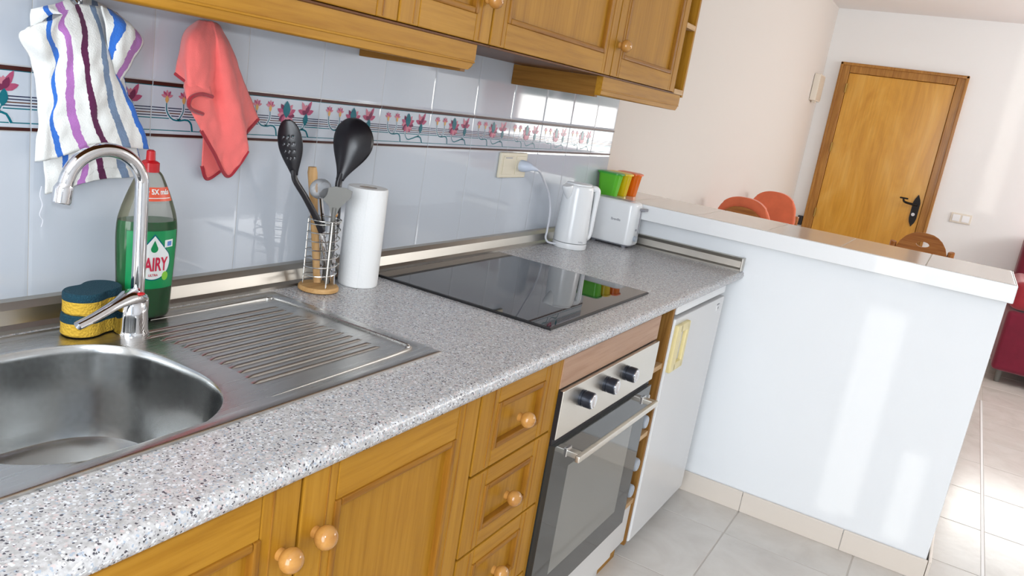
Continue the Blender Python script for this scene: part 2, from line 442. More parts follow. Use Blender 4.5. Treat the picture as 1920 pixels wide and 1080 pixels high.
M['can_green'] = clearcol('green_tinted_plastic', (0.22, 0.78, 0.06), 0.45); M['can_yellow'] = clearcol('yellow_tinted_plastic', (0.9, 0.72, 0.01), 0.45)
M['can_orange'] = clearcol('orange_tinted_plastic', (0.95, 0.25, 0.01), 0.45); M['lid_green'] = mat('green_lid', (0.02, 0.30, 0.02), 0.3)
M['lid_yellow'] = mat('yellow_lid', (0.75, 0.5, 0.01), 0.3); M['lid_orange'] = mat('orange_lid', (0.75, 0.13, 0.01), 0.3)
M['clear'] = see_through('cloudy_clear_plastic', (0.95, 0.95, 0.95), (0.6, 0.62, 0.65), 0.18, 0.15)
M['iron'] = mat('black_iron', (0.02, 0.018, 0.018), 0.45, 0.7); M['brass'] = mat('dull_brass', (0.45, 0.3, 0.09), 0.35, 1.0)
M['leaf'] = mat('hedge_green', (0.12, 0.22, 0.07), 0.7); M['terrace'] = plaster('terrace_white', (0.85, 0.83, 0.8))
M['glass'] = mat('window_glass', (1, 1, 1), 0.0, Transmission_Weight=1.0, IOR=1.0)
M['frame_white'] = mat('white_window_frame', (0.82, 0.82, 0.82), 0.35)
M['curtain'] = fabric('salmon_curtain', (0.72, 0.32, 0.2), 300, 0.2)

# ================================================================== the setting
XL, XR = -3.0, 5.61            # back wall behind the camera, wall with the front door
YR = -4.2                      # wall on the right
CEIL = 2.395
WT = 0.875                     # worktop height
bm = new(); box(bm, (XL, YR, -0.12), (XR, 0.16, -0.0012)); floor = struct(obj('floor', bm, M['floor_grout'], origin=(0, 0, 0)))
P = 0.414
tile_mesh = None
for i in range(-5, 12):
    for j in range(0, 13):
        x0, x1 = 0.94+(i-0)*P+0.0015, 0.94+(i+1)*P-0.0015
        y1, y0 = -0.80+0.405*2-0.405*j-0.0015, -0.80+0.405*1-0.405*j+0.0015
        if x0 < -0.8 or x0 > 5.55 or y0 < -4.25 or y1 > 0.02: continue
        if y0 > -0.5 and x1 < 1.5: continue
        cx, cy = (x0+x1)/2, (y0+y1)/2
        cut = x1 > XR
        if tile_mesh is None or cut:
            bm = new(); box(bm, (x0, y0, -0.008), (min(x1, XR), y1, 0), 0.002, seg=1)
            o = obj('floor_tile', bm, M['floor_tile'], floor, smooth=0)
            for v in o.data.vertices: v.co -= Vector((cx, cy, 0))
            o.location = (cx, cy, 0)
            if not cut: tile_mesh = o.data
        else:
            o = bpy.data.objects.new('floor_tile', tile_mesh); C.objects.link(o); o.parent = floor; o.location = (cx, cy, 0)
bm = new(); box(bm, (XL, YR, CEIL), (XR, 0.16, CEIL+0.12)); struct(obj('ceiling', bm, M['ceiling']))

# tiled kitchen wall running on as the plain painted wall of the dining end
bm = new(); box(bm, (XL, 0.006, 0), (XR+0.15, 0.16, CEIL)); wall_left = struct(obj('wall_left', bm, M['paint_warm'], origin=(0, 0, 0)))
TX0, TP, TEND = -0.5895, 0.2042, 1.638
ZS, ZB, ZT = 0.90, 1.1812, 1.2778
bm = new(); box(bm, (TX0-3*TP, 0.0008, ZS), (TEND, 0.006, 1.58)); obj('grout', bm, M['grout'], wall_left, 0)
def wall_tile(name, lo, hi, z0, z1, bev):
    bm = new()
    prof_in, prof = 0.007, 0.0022
    # pillowed tile: flat middle, sloping edge
    def rect(ins, y): return [bm.verts.new((x, y, z)) for x, z in ((lo+ins, z0+ins), (hi-ins, z0+ins), (hi-ins, z1-ins), (lo+ins, z1-ins))]
    R = [rect(0.0007, 0.006), rect(0.0007, 0.0004), rect(bev, 0.0)]
    for a, b in zip(R, R[1:]):
        for k in range(4): bm.faces.new((a[k], a[(k+1) % 4], b[(k+1) % 4], b[k]))
    bm.faces.new(R[-1])
    return obj(name, bm, M['tile'], wall_left, smooth=0)
def petal(bm, x, z, ang, ln, wd, mi, y=-0.0006):
    c, s = math.cos(ang), math.sin(ang)
    pts = []
    for t, w in ((0, 0.15), (0.25, 0.8), (0.5, 1.0), (0.8, 0.6), (1, 0)): pts.append((t*ln, w*wd/2))
    pts += [(t, -w) for t, w in pts[-2::-1]]
    vs = [bm.verts.new((x+a*c-b*s, y, z+a*s+b*c)) for a, b in pts]
    bm.faces.new(vs).material_index = mi
def stroke(bm, pts, wd, mi, y=-0.0004, n=14):
    ps = spline([(p[0], 0, p[1]) for p in pts], n)
    L = []
    for i, p in enumerate(ps):
        t = (ps[min(i+1, n-1)]-ps[max(i-1, 0)]).normalized(); q = Vector((-t.z, 0, t.x))
        wi = wd if not isinstance(wd, tuple) else wd[0]+(wd[1]-wd[0])*i/(n-1)
        L.append((p+q*wi/2, p-q*wi/2))
    A = [(bm.verts.new((a.x, y, a.z)), bm.verts.new((b.x, y, b.z))) for a, b in L]
    for a, b in zip(A, A[1:]): bm.faces.new((a[0], a[1], b[1], b[0])).material_index = mi
def quad(bm, x0, x1, z0, z1, mi, y=-0.0003):
    bm.faces.new([bm.verts.new(q) for q in ((x0, y, z0), (x1, y, z0), (x1, y, z1), (x0, y, z1))]).material_index = mi
PM = ['p_pink', 'p_lpink', 'p_dark', 'p_teal', 'p_orange', 'p_line', 'p_brown', 'glaze_brown', 'tile']
def halo_stroke(bm, pts, wd, mi):
    stroke(bm, pts, 0.0062, 8, -0.00045); stroke(bm, pts, wd, mi, -0.0006)
def border_print(ox, width):
    bm = new(); X = lambda f: ox+f*0.2042; Z = lambda d: ZT-d
    quad(bm, ox+0.001, ox+width-0.001, Z(0.0075), Z(0.0012), 7, -0.0012)
    quad(bm, ox+0.001, ox+width-0.001, Z(0.0088), Z(0.0075), 3)
    quad(bm, ox+0.001, ox+width-0.001, Z(0.0955), Z(0.0905), 7, -0.0012)
    quad(bm, ox+0.001, ox+width-0.001, Z(0.0848), Z(0.0832), 3)
    for d, mi in ((0.045, 5), (0.0495, 5), (0.054, 6), (0.0585, 5), (0.063, 3)):
        for a, b in ((0.0, 1.0),) if width > 0.19 else ((0.0, width/0.2042),):
            if b*0.2042 <= width+1e-4: quad(bm, X(a)+0.001, X(b)-0.001, Z(d+0.0009), Z(d-0.0009), mi)
    if width < 0.19: return bm
    for fx, d in ((0.145, 0.026), (0.315, 0.026)):
        for k, (a, m) in enumerate(((15, 1), (55, 0), (92, 1), (128, 0), (165, 1))): petal(bm, X(fx), Z(d), math.radians(a), 0.0125, 0.0058, m, -0.0008-0.00004*k)
        petal(bm, X(fx), Z(d+0.0105), PI/2, 0.0135, 0.0075, 4, -0.0011)
    halo_stroke(bm, ((X(0.145), Z(0.034)), (X(0.15), Z(0.050)), (X(0.20), Z(0.063)), (X(0.27), Z(0.066)), (X(0.36), Z(0.064)), (X(0.405), Z(0.071)), (X(0.42), Z(0.084))), (0.0018, 0.004), 3)
    halo_stroke(bm, ((X(0.315), Z(0.034)), (X(0.315), Z(0.050)), (X(0.27), Z(0.066))), 0.0018, 3)
    # lotus with a teal bud
    for k, a in enumerate((-60, -35, -5, 25, 55, 125, 155, 185, 215, 240, -90)):
        ln = 0.026 if 20 < a < 160 else 0.022
        petal(bm, X(0.53)+0.002*math.cos(math.radians(a)), Z(0.040), math.radians(a), ln, 0.0115, (0, 1, 2)[k % 3], -0.0006-0.00004*k)
    petal(bm, X(0.53), Z(0.046), PI/2, 0.034, 0.021, 3, -0.0013)
    halo_stroke(bm, ((X(0.50), Z(0.056)), (X(0.505), Z(0.066)), (X(0.56), Z(0.077)), (X(0.65), Z(0.074)), (X(0.74), Z(0.069)), (X(0.82), Z(0.071)), (X(0.86), Z(0.084))), (0.0018, 0.004), 3)
    # lily
    for k, (a, ln, m) in enumerate(((20, 0.024, 0), (62, 0.032, 0), (90, 0.02, 1), (118, 0.028, 1), (162, 0.024, 0), (66, 0.020, 2), (150, 0.012, 2))):
        petal(bm, X(0.80), Z(0.036), math.radians(a), ln, 0.011, m, -0.0006-0.00004*k)
    petal(bm, X(0.795), Z(0.060), math.radians(84), 0.026, 0.014, 3, -0.0011)
    halo_stroke(bm, ((X(0.795), Z(0.056)), (X(0.78), Z(0.064)), (X(0.755), Z(0.069))), 0.0018, 3)
    return bm
for k in range(-3, 11):
    a, b = TX0+k*TP, min(TX0+(k+1)*TP, TEND)
    wall_tile('wall_tile', a, b, ZS, ZB, 0.0060)
    wall_tile('wall_tile', a, b, ZT, 1.58, 0.0060)
    t = wall_tile('border_tile', a, b, ZB, ZT, 0.004)
    obj('floral_print', border_print(a, b-a), [M[q] for q in PM], t, smooth=0)

# wall with the front door, ceiling side walls
def wall_with_hole(name, m, axis, p0, p1, u0, u1, holes, z1=CEIL, origin=None):
    """wall slab between planes p0,p1 across axis; holes are (u0,u1,z0,z1) that may not overlap in u"""
    bm = new()
    def B(a, b, c, d):
        if b-a < 1e-4 or d-c < 1e-4: return
        if axis == 'x': box(bm, (p0, a, c), (p1, b, d))
        else: box(bm, (a, p0, c), (b, p1, d))
    cur = u0
    for a, b, rects in sorted(holes):
        B(cur, a, 0, z1)
        zc = 0
        for c, d in rects: B(a, b, zc, c); zc = d
        B(a, b, zc, z1); cur = b
    B(cur, u1, 0, z1)
    return struct(obj(name, bm, m, smooth=0))
wall_far = wall_with_hole('wall_far', M['paint_door'], 'x', XR, XR+0.15, YR, 0.006, [(-0.945, -0.185, [(0.0, 1.925)]), (-3.05, -1.66, [(0.80, 1.95)])])
wall_back = wall_with_hole('wall_back', M['paint_white'], 'x', XL-0.12, XL, YR, 0.006,
    [(-0.893, -0.845, [(0.11, 0.42), (0.42, 0.845), (0.94, 2.33)]), (-0.845, -0.763, [(0.09, 0.845), (0.94, 2.33)]), (-1.068, -0.985, [(0.08, 0.40)]), (-3.2, -1.42, [(0.02, 2.2)])])  # narrow slits added to shape the sun patches on the far surfaces
wall_right = wall_with_hole('wall_right', M['paint_white'], 'y', YR-0.12, YR, XL, XR, [(3.1, 5.3, [(1.52, 2.36)])])  # opening made for the added side fill lamp
# window in the wall of the front door (right of the frame), open balcony doorway, high side window added for the fill
def frame_rect(name, axis, p0, p1, u0, u1, z0, z1, bars=()):
    bm = new(); t = 0.05
    def B(a, b, c, d):
        if axis == 'x': box(bm, (p0, a, c), (p1, b, d), 0.004)
        else: box(bm, (a, p0, c), (b, p1, d), 0.004)
    B(u0, u0+t, z0, z1); B(u1-t, u1, z0, z1); B(u0+t, u1-t, z1-t, z1); B(u0+t, u1-t, z0, z0+t)
    for u in bars: B(u-t/2, u+t/2, z0+t, z1-t)
    return struct(obj(name, bm, M['frame_white']))
frame_rect('window_1', 'x', XR+0.03, XR+0.09, -3.05, -1.66, 0.80, 1.95, (-2.35,))
frame_rect('window_2', 'x', XL-0.09, XL-0.03, -3.2, -1.42, 0.02, 2.2, (-2.3,))
frame_rect('fill_window', 'y', YR-0.09, YR-0.03, 3.1, 5.3, 1.52, 2.36, (4.2,))

# half wall (breakfast bar) with its tiled slab and skirting
XP, XPE, YE = 1.5705, 1.86, -1.418
bm = new(); box(bm, (XP, YE, 0), (XPE, 0.006, 0.985), 0.006); half_wall = struct(obj('wall_partition', bm, M['paint_white']))
bm = new(); box(bm, (1.524, YE-0.008, 0.983), (1.915, 0.006, 1.0368)); slab = struct(obj('trim_1', bm, M['grout'], smooth=0))
ys = [0.004, -0.165, -0.418, -0.671, -0.917, -1.174, -1.424]
for a, b in zip(ys, ys[1:]):
    bm = new(); box(bm, (1.520, b+0.0012, 1.031), (1.919, a-0.0012, 1.0375), 0.0015); obj('slab_tile', bm, M['slab_tile'], slab, 30)
bm = new(); box(bm, (1.512, YE-0.012, 0.980), (1.5205, 0.004, 1.0365), 0.003); obj('edge_board', bm, M['white_gloss'], slab)
bm = new(); box(bm, (1.5205, YE-0.012, 0.980), (1.919, YE-0.004, 1.0365), 0.003); obj('edge_board', bm, M['white_gloss'], slab)
sk = [-0.566, -0.80, -1.155, -1.424]
bm = new(); box(bm, (1.5605, -1.42, 0), (1.5706, -0.02, 0.06)); skirt = struct(obj('baseboard_partition', bm, M['grout'], smooth=0))
for a, b in zip([-0.02]+sk, sk):
    bm = new(); box(bm, (1.556, b+0.001, 0.0), (1.566, a-0.001, 0.078), 0.002); obj('skirting_tile', bm, M['skirting'], skirt)
bm = new(); box(bm, (1.556, -1.434, 0.0), (1.86, -1.4245, 0.078), 0.002); obj('skirting_tile', bm, M['skirting'], skirt)
# skirting of the two far walls
for nm, lo, hi in (('baseboard_far', (XR-0.012, -1.63, 0), (XR, -1.016, 0.08)), ('baseboard_left', (1.92, -0.006, 0), (XR-0.012, 0.006, 0.08))):
    bm = new(); box(bm, lo, hi, 0.002); struct(obj(nm, bm, M['skirting']))

# ------------------------------------------------------------------ front door
bm = new()
fy0, fy1, fz = -1.015, -0.112, 2.0
for lo, hi in (((XR-0.022, fy1-0.075, 0), (XR+0.10, fy1, fz)), ((XR-0.022, fy0, 0), (XR+0.10, fy0+0.075, fz)), ((XR-0.022, fy0+0.075, fz-0.075), (XR+0.10, fy1-0.075, fz))):
    box(bm, lo, hi, 0.006)
for lo, hi in (((XR-0.034, fy1-0.022, 0), (XR-0.02, fy1, fz)), ((XR-0.034, fy0, 0), (XR-0.02, fy0+0.022, fz)), ((XR-0.034, fy0, fz-0.022), (XR-0.02, fy1, fz))):
    box(bm, lo, hi, 0.005)
for lo, hi in (((XR+0.034, fy0+0.06, 0), (XR+0.10, fy0+0.10, fz-0.06)), ((XR+0.034, fy1-0.10, 0), (XR+0.10, fy1-0.06, fz-0.06)), ((XR+0.034, fy0+0.06, fz-0.10), (XR+0.10, fy1-0.06, fz-0.06))): box(bm, lo, hi)
door = struct(obj('door_1', bm, M['door_frame']))
bm = new(); box(bm, (XR-0.012, fy0+0.077, 0.005), (XR+0.03, fy1-0.077, fz-0.077), 0.003); leaf = obj('door_leaf', bm, M['veneer'], door)
for z in (1.806, 1.346, 0.818):
    bm = new(); tube(bm, [(XR-0.026, fy1-0.0775, z-0.035), (XR-0.026, fy1-0.0775, z+0.035)], 0.007, 8); obj('hinge', bm, M['brass'], door)
bm = new()
prism(bm, [(-0.897+a*0.026, 0.975+b) for a, b in ((0, 0.125), (0.75, 0.085), (1, 0.06), (1, -0.06), (0.75, -0.09), (0, -0.125), (-0.75, -0.09), (-1, -0.06), (-1, 0.06), (-0.75, 0.085))], 'x', XR-0.018, XR-0.011)
plate = obj('handle_plate', bm, M['iron'], leaf)
bm = new(); tube(bm, [(XR-0.012, -0.90, 1.02), (XR-0.055, -0.90, 1.02), (XR-0.06, -0.87, 1.022), (XR-0.06, -0.815, 1.03), (XR-0.06, -0.80, 1.055)], [0.009, 0.009, 0.009, 0.008, 0.006], 8, smoothn=18)
box(bm, (XR-0.066, -0.835, 1.05), (XR-0.054, -0.775, 1.062), 0.004)
obj('door_lever', bm, M['iron'], plate)
bm = new(); tube(bm, [(XR-0.024, -0.893, 0.945), (XR-0.016, -0.893, 0.945)], 0.013, 12); obj('lock_cylinder', bm, M['chrome'], plate)

# ================================================================== worktop
HX0, HX1, HY0, HY1 = -0.895, -0.512, -0.482, -0.108       # cut-out for the bowl
bm = new()
nose = [(-0.49, WT-0.03), (-0.612, WT-0.03), (-0.619, WT-0.026), (-0.6225, WT-0.016), (-0.620, WT-0.006), (-0.614, WT-0.0015), (-0.606, WT), (-0.49, WT)]
prism(bm, nose, 'x', -1.70, 1.568)
box(bm, (-1.70, HY1, WT-0.03), (1.568, -0.001, WT)); box(bm, (-1.70, -0.49, WT-0.03), (HX0, HY1, WT)); box(bm, (HX1, -0.49, WT-0.03), (1.568, HY1, WT)); box(bm, (HX0, -0.49, WT-0.03), (HX1, HY0, WT))
bmesh.ops.remove_doubles(bm, verts=bm.verts[:], dist=1e-5)
tag(obj('worktop', bm, M['counter'], smooth=50), 'speckled grey worktop with rounded front edge over the base units', 'worktop')
# aluminium upstand strips
def upstand_prof(): return [(0.0, 0.0), (0.035, 0.0), (0.035, 0.006), (0.027, 0.012), (0.022, 0.034), (0.012, 0.044), (0.0, 0.046)]
bm = new(); prism(bm, [(-0.0005-a, WT+b) for a, b in upstand_prof()], 'x', -1.70, 1.535)
tag(obj('upstand_strip', bm, M['alu'], smooth=25), 'aluminium upstand strip along the foot of the tiled wall', 'trim strip')
bm = new()
A = [bm.verts.new((1.5695-a, -0.036, WT+b)) for a, b in upstand_prof()]; B = [bm.verts.new((1.5695-a, -0.612, WT+b)) for a, b in upstand_prof()]
bm.faces.new(A); bm.faces.new(B[::-1])
for i in range(len(A)): bm.faces.new((A[i], B[i], B[(i+1) % len(A)], A[(i+1) % len(A)]))
u2 = obj('upstand_strip', bm, M['alu'], smooth=25); tag(u2, 'short aluminium upstand strip where the worktop meets the half wall', 'trim strip')
bm = new(); box(bm, (1.532, -0.616, WT), (1.5695, -0.611, WT+0.047), 0.001); obj('end_cap', bm, M['alu'], u2)

# ------------------------------------------------------------------ sink
SZ = WT+0.004
BX, BY = -0.702, -0.295
def bowl_outline(n=96):
    pts = []
    for i in range(n):
        a = 2*PI*i/n; c, s = math.cos(a), math.sin(a)
        e = 3.0 if s > 0 else 2.35
        r = (abs(c)**e+abs(s)**e)**(-1/e)
        pts.append((0.184*r*c, 0.181*r*s))
    return pts
OUT = bowl_outline(); N = len(OUT)
sink = thing('sink', 'stainless steel inset sink with one bowl and ribbed drainer', 'sink', (BX, BY, WT))
RX0, RX1, RY0, RY1 = -1.02, -0.118, -0.488, -0.052
def rect_hit(c, s, ins):
    dx = ((RX1-ins-BX) if c > 0 else (BX-RX0-ins))/max(abs(c), 1e-9); dy = ((RY1-ins-BY) if s > 0 else (BY-RY0-ins))/max(abs(s), 1e-9)
    t = min(dx, dy); return (BX+c*t, BY+s*t)
bm = new()
# outer directions: bowl outline directions plus the four corners, so the rectangle keeps its corners
dirs = sorted(set([math.atan2(q[1], q[0]) for q in OUT] + [math.atan2(y-BY, x-BX) for x in (RX0, RX1) for y in (RY0, RY1)]))
def bowl_at(a):
    c, s = math.cos(a), math.sin(a); e = 3.0 if s > 0 else 2.35
    k = ((abs(c)/0.184)**e+(abs(s)/0.181)**e)**(-1/e); return k*c, k*s
rings = []
for ins, z in ((0, WT), (0.0, WT+0.003), (0.003, SZ+0.001), (0.016, SZ+0.001), (0.022, SZ-0.001)):
    rings.append([bm.verts.new((*rect_hit(math.cos(a), math.sin(a), ins), z)) for a in dirs])
for k, z in ((1.03, SZ-0.001), (1.0, SZ-0.002), (0.985, SZ-0.006), (0.975, SZ-0.016), (0.955, SZ-0.08), (0.935, SZ-0.128), (0.90, SZ-0.148), (0.82, SZ-0.158), (0.6, SZ-0.161), (0.26, SZ-0.164)):
    rings.append([bm.verts.new((BX+k*bowl_at(a)[0], BY+k*bowl_at(a)[1], z)) for a in dirs])
for ri, (a, b) in enumerate(zip(rings, rings[1:])):
    for i in range(len(dirs)):
        f = bm.faces.new((a[i], a[(i+1) % len(dirs)], b[(i+1) % len(dirs)], b[i])); f.material_index = 1 if ri >= 6 else 0
bm.faces.new(rings[-1]).material_index = 1
obj('basin', bm, [M['steel'], M['steel_bowl']], sink, smooth=35)
bm = new(); lathe(bm, [(0.043, SZ-0.163), (0.043, SZ-0.1605), (0.036, SZ-0.1600), (0.03, SZ-0.164)], (BX, BY), 24)
obj('drain', bm, M['chrome'], sink)
bm = new()
for k in range(13):
    y = -0.135-k*0.0222
    # left ends follow the curve of the bowl
    t = max(-0.97, min(0.97, (y-BY)/0.181)); xl = BX+0.184*(1-abs(t)**(3.0 if t > 0 else 2.35))**(1/(3.0 if t > 0 else 2.35))
    xl = max(xl, -0.62)+0.042+0.02*abs(t); xl = max(xl, -0.555); xr = -0.182-0.001*k
    sec = [(-0.0066, 0), (-0.005, 0.0022), (-0.002, 0.0032), (0.002, 0.0032), (0.005, 0.0022), (0.0066, 0)]
    ra = [(xl, 0.0), (xl+0.012, 1.0), (xr-0.012, 1.0), (xr, 0.0)]
    R = [[bm.verts.new((x, y+a, SZ-0.0012+b*h)) for a, b in sec] for x, h in ra]
    for p, q in zip(R, R[1:]):
        for i in range(len(sec)-1): bm.faces.new((p[i], q[i], q[i+1], p[i+1]))
obj('drainer_ribs', bm, M['steel'], sink)
bm = new(); tube(bm, [(-0.43, -0.088, SZ-0.0012), (-0.20, -0.088, SZ-0.0012), (-0.165, -0.092, SZ-0.0012), (-0.15, -0.12, SZ-0.0012), (-0.148, -0.40, SZ-0.0012), (-0.155, -0.435, SZ-0.0012), (-0.19, -0.448, SZ-0.0012), (-0.50, -0.456, SZ-0.0012)], [0.001, 0.005, 0.005, 0.005, 0.005, 0.005, 0.004, 0.0006], 8, smoothn=60, flat=0.6)
obj('drainer_rim', bm, M['steel'], sink)

# ------------------------------------------------------------------ tap
FX, FY = -0.494, -0.128
tap = thing('tap', 'chrome single-lever kitchen tap with a tall curved spout', 'tap', (FX, FY, SZ))
bm = new(); lathe(bm, [(0.0265, SZ-0.001), (0.0265, SZ+0.004), (0.0245, SZ+0.008), (0.0235, SZ+0.03), (0.0225, SZ+0.045), (0.019, SZ+0.054), (0.008, SZ+0.058)], (FX, FY), 28); 
lathe(bm, [(0.0150, SZ+0.03), (0.0165, SZ+0.04), (0.0165, SZ+0.058), (0.0135, SZ+0.063), (0.0105, SZ+0.064)], (FX+0.009, FY), 20)
obj('tap_body', bm, M['chrome'], tap)
sx = FX+0.007
arc = [(sx, FY, SZ+0.055), (sx, FY, SZ+0.15), (sx-0.001, FY, SZ+0.235)]
for k in range(1, 13):
    a = math.radians(180*k/13); arc.append((sx-0.0625+0.0625*math.cos(a), FY, SZ+0.238+0.0595*math.sin(a)))
arc += [(sx-0.127, FY, SZ+0.235)]
bm = new(); tube(bm, arc, 0.0105, 16, smoothn=50); obj('spout', bm, M['chrome'], tap)
bm = new(); tube(bm, [(sx-0.124, FY, SZ+0.246), (sx-0.1275, FY, SZ+0.240), (sx-0.130, FY, SZ+0.222), (sx-0.1305, FY, SZ+0.2195)], [0.0112, 0.013, 0.0132, 0.012], 18); obj('aerator', bm, M['chrome'], tap)
bm = new(); tube(bm, [(FX+0.012, FY-0.004, SZ+0.058), (FX-0.012, FY-0.012, SZ+0.066), (FX-0.045, FY-0.024, SZ+0.062), (FX-0.085, FY-0.032, SZ+0.050), (FX-0.116, FY-0.037, SZ+0.042)], [0.012, 0.0155, 0.0095, 0.008, 0.0075], 14, smoothn=26, flat=0.75, up=(0, 1, 0.3))
lev = obj('lever', bm, M['chrome'], tap)
bm = new(); sphere(bm, (FX-0.002, FY-0.020, SZ+0.0715), 0.006, sc=(1.3, 1, 0.5)); obj('temperature_mark', bm, M['cap_red'], lev)

# ------------------------------------------------------------------ hob
hob = thing('hob', 'black glass hob set flush into the speckled worktop', 'hob', (0.506, -0.297, WT))
bm = new(); box(bm, (0.212, -0.541, WT+0.0005), (0.801, -0.053, WT+0.006), 0.0015, 0); obj('glass_plate', bm, M['hob'], hob, 0)
bm = new()
for lo, hi in (((0.2095, -0.5435, WT), (0.8035, -0.5412, WT+0.0055)), ((0.2095, -0.5412, WT), (0.2118, -0.0505, WT+0.0055)), ((0.8012, -0.5412, WT), (0.8035, -0.0505, WT+0.0055)), ((0.2118, -0.0528, WT), (0.8012, -0.0505, WT+0.0055))): box(bm, lo, hi)
obj('edge_trim', bm, M['hob_edge'], hob, 0)

# ================================================================== base units
YF = -0.60                    # front plane of the doors
ZC = 0.843                    # top of the carcasses
WM = [M['wood_z'], M['wood_x'], M['bead'], M['wood_in'], M['bead_x']]
def framed_front(name, x0, x1, z0, z1, yf, parent, stile=0.066, rail=0.066, th=0.020):
    """frame-and-panel front: two uprights, two rails, inner bead; the recessed panel is a sub-part"""
    bm = new()
    box(bm, (x0, yf, z0), (x0+stile, yf+th, z1), 0.003, 0); box(bm, (x1-stile, yf, z0), (x1, yf+th, z1), 0.003, 0)
    box(bm, (x0+stile, yf, z0), (x1-stile, yf+th, z0+rail), 0.003, 1); box(bm, (x0+stile, yf, z1-rail), (x1-stile, yf+th, z1), 0.003, 1)
    a, b, c, d = x0+stile, x1-stile, z0+rail, z1-rail; t = 0.011
    for lo, hi in (((a-0.002, yf-0.003, c-0.002), (a+t, yf+th-0.004, d+0.002)), ((b-t, yf-0.003, c-0.002), (b+0.002, yf+th-0.004, d+0.002)), ((a+t, yf-0.003, c-0.002), (b-t, yf+th-0.004, c+t)), ((a+t, yf-0.003, d-t), (b-t, yf+th-0.004, d+0.002))):
        box(bm, lo, hi, 0.0035, 2 if hi[0]-lo[0] < hi[2]-lo[2] else 4)
    # groove lines on the uprights
    for x in (x0+stile*0.72, x1-stile*0.72): box(bm, (x-0.002, yf-0.0012, z0+0.004), (x+0.002, yf+0.002, z1-0.004), 0.0008, 2, 1)
    f = obj(name, bm, WM, parent)
    bm = new(); box(bm, (a+t*0.6, yf+0.009, c+t*0.6), (b-t*0.6, yf+0.015, d-t*0.6), 0.001); obj('panel', bm, M['wood_z'], f)
    return f
def knob(parent, x, z, yf, r=0.0175):
    bm = new()
    prof = [(0.0090, 0), (0.0090, 0.003), (0.0085, 0.005), (0.0085, 0.0075)]
    c = 0.0065+r*0.82
    for k in range(1, 10):
        a = -PI/2+PI*k/10; q = (r*math.cos(a)*1.0, c+r*0.9*math.sin(a))
        if q[1] > 0.008: prof.append(q)
    prof.append((0.0001, c+r*0.9))
    lathe(bm, prof, (0, 0), 20)
    bm.transform(Matrix.Translation((x, yf, z)) @ Matrix.Rotation(PI/2, 4, 'X'))
    return obj('knob', bm, M['knob'], parent, 60)
def carcass(bm, x0, x1, y0, y1, z0, z1, t=0.016, shelf=(), back=True):
    box(bm, (x0, y0, z0), (x0+t, y1, z1), 0.001); box(bm, (x1-t, y0, z0), (x1, y1, z1), 0.001)
    box(bm, (x0+t, y0, z0), (x1-t, y1, z0+t)); box(bm, (x0+t, y0, z1-t), (x1-t, y1, z1))
    if back: box(bm, (x0+t, y1-0.006, z0+t), (x1-t, y1, z1-t))
    for z in shelf: box(bm, (x0+t, y0+0.02, z-t/2), (x1-t, y1-0.006, z+t/2))
su = thing('base_unit', 'double-door wooden base unit under the sink', 'cabinet', (-0.575, -0.3, 0))
bm = new(); carcass(bm, -1.008, -0.142, YF+0.022, -0.02, 0.14, 0.68); box(bm, (-1.008, YF+0.022, 0.68), (-0.992, -0.02, ZC)); box(bm, (-0.158, YF+0.022, 0.68), (-0.142, -0.02, ZC)); box(bm, (-0.992, YF+0.022, ZC-0.03), (-0.158, YF+0.04, ZC)); obj('carcass', bm, M['wood_in'], su, 0)
bm = new(); box(bm, (-1.008, -0.54, 0), (-0.142, -0.524, 0.14)); obj('plinth', bm, M['wood_x'], su, 0)
d1 = framed_front('door', -1.005, -0.5775, 0.145, 0.838, YF, su); knob(d1, -0.606, 0.736, YF)
d2 = framed_front('door', -0.5725, -0.1445, 0.145, 0.838, YF, su); knob(d2, -0.543, 0.741, YF)
du = thing('drawer_unit', 'narrow wooden drawer unit between sink unit and oven', 'drawers', (0.017, -0.3, 0))
bm = new(); carcass(bm, -0.140, 0.172, YF+0.022, -0.02, 0.14, ZC); obj('carcass', bm, M['wood_in'], du, 0)
bm = new(); box(bm, (-0.140, -0.54, 0), (0.172, -0.524, 0.14)); obj('plinth', bm, M['wood_x'], du, 0)
for z0, z1 in ((0.674, 0.838), (0.504, 0.670), (0.334, 0.500), (0.145, 0.330)):
    f = framed_front('drawer', -0.1385, 0.1705, z0, z1, YF, du, 0.062, 0.036); knob(f, 0.016, (z0+z1)/2-0.006, YF, 0.0165)
# oven housing with its filler panel above and pale panel below
OX0, OX1 = 0.187, 0.787
ou = thing('oven_housing', 'wooden oven housing with plain filler board above and pale board below the oven', 'cabinet', (0.487, -0.3, 0))
bm = new(); box(bm, (0.1735, YF+0.002, 0.075), (OX0, -0.02, ZC), 0.001); box(bm, (OX1, YF+0.012, 0.075), (0.7895, -0.02, ZC), 0.0005); box(bm, (OX0, -0.03, 0.075), (OX1, -0.02, ZC)); obj('side_panels', bm, M['wood_z'], ou)
bm = new(); box(bm, (OX0, YF, 0.763), (OX1, YF+0.018, 0.833), 0.002); obj('filler_board', bm, M['pink_wood'], ou)
bm = new(); box(bm, (0.1735, YF, 0.833), (OX1+0.002, YF+0.02, ZC), 0.002); obj('top_rail', bm, M['wood_x'], ou)
bm = new(); box(bm, (OX0, YF+0.004, 0.075), (OX1, YF+0.02, 0.196), 0.002); obj('lower_board', bm, M['plinth'], ou)
bm = new(); box(bm, (0.1735, -0.565, 0), (0.7895, -0.55, 0.075)); obj('plinth', bm, M['plinth'], ou, 0)
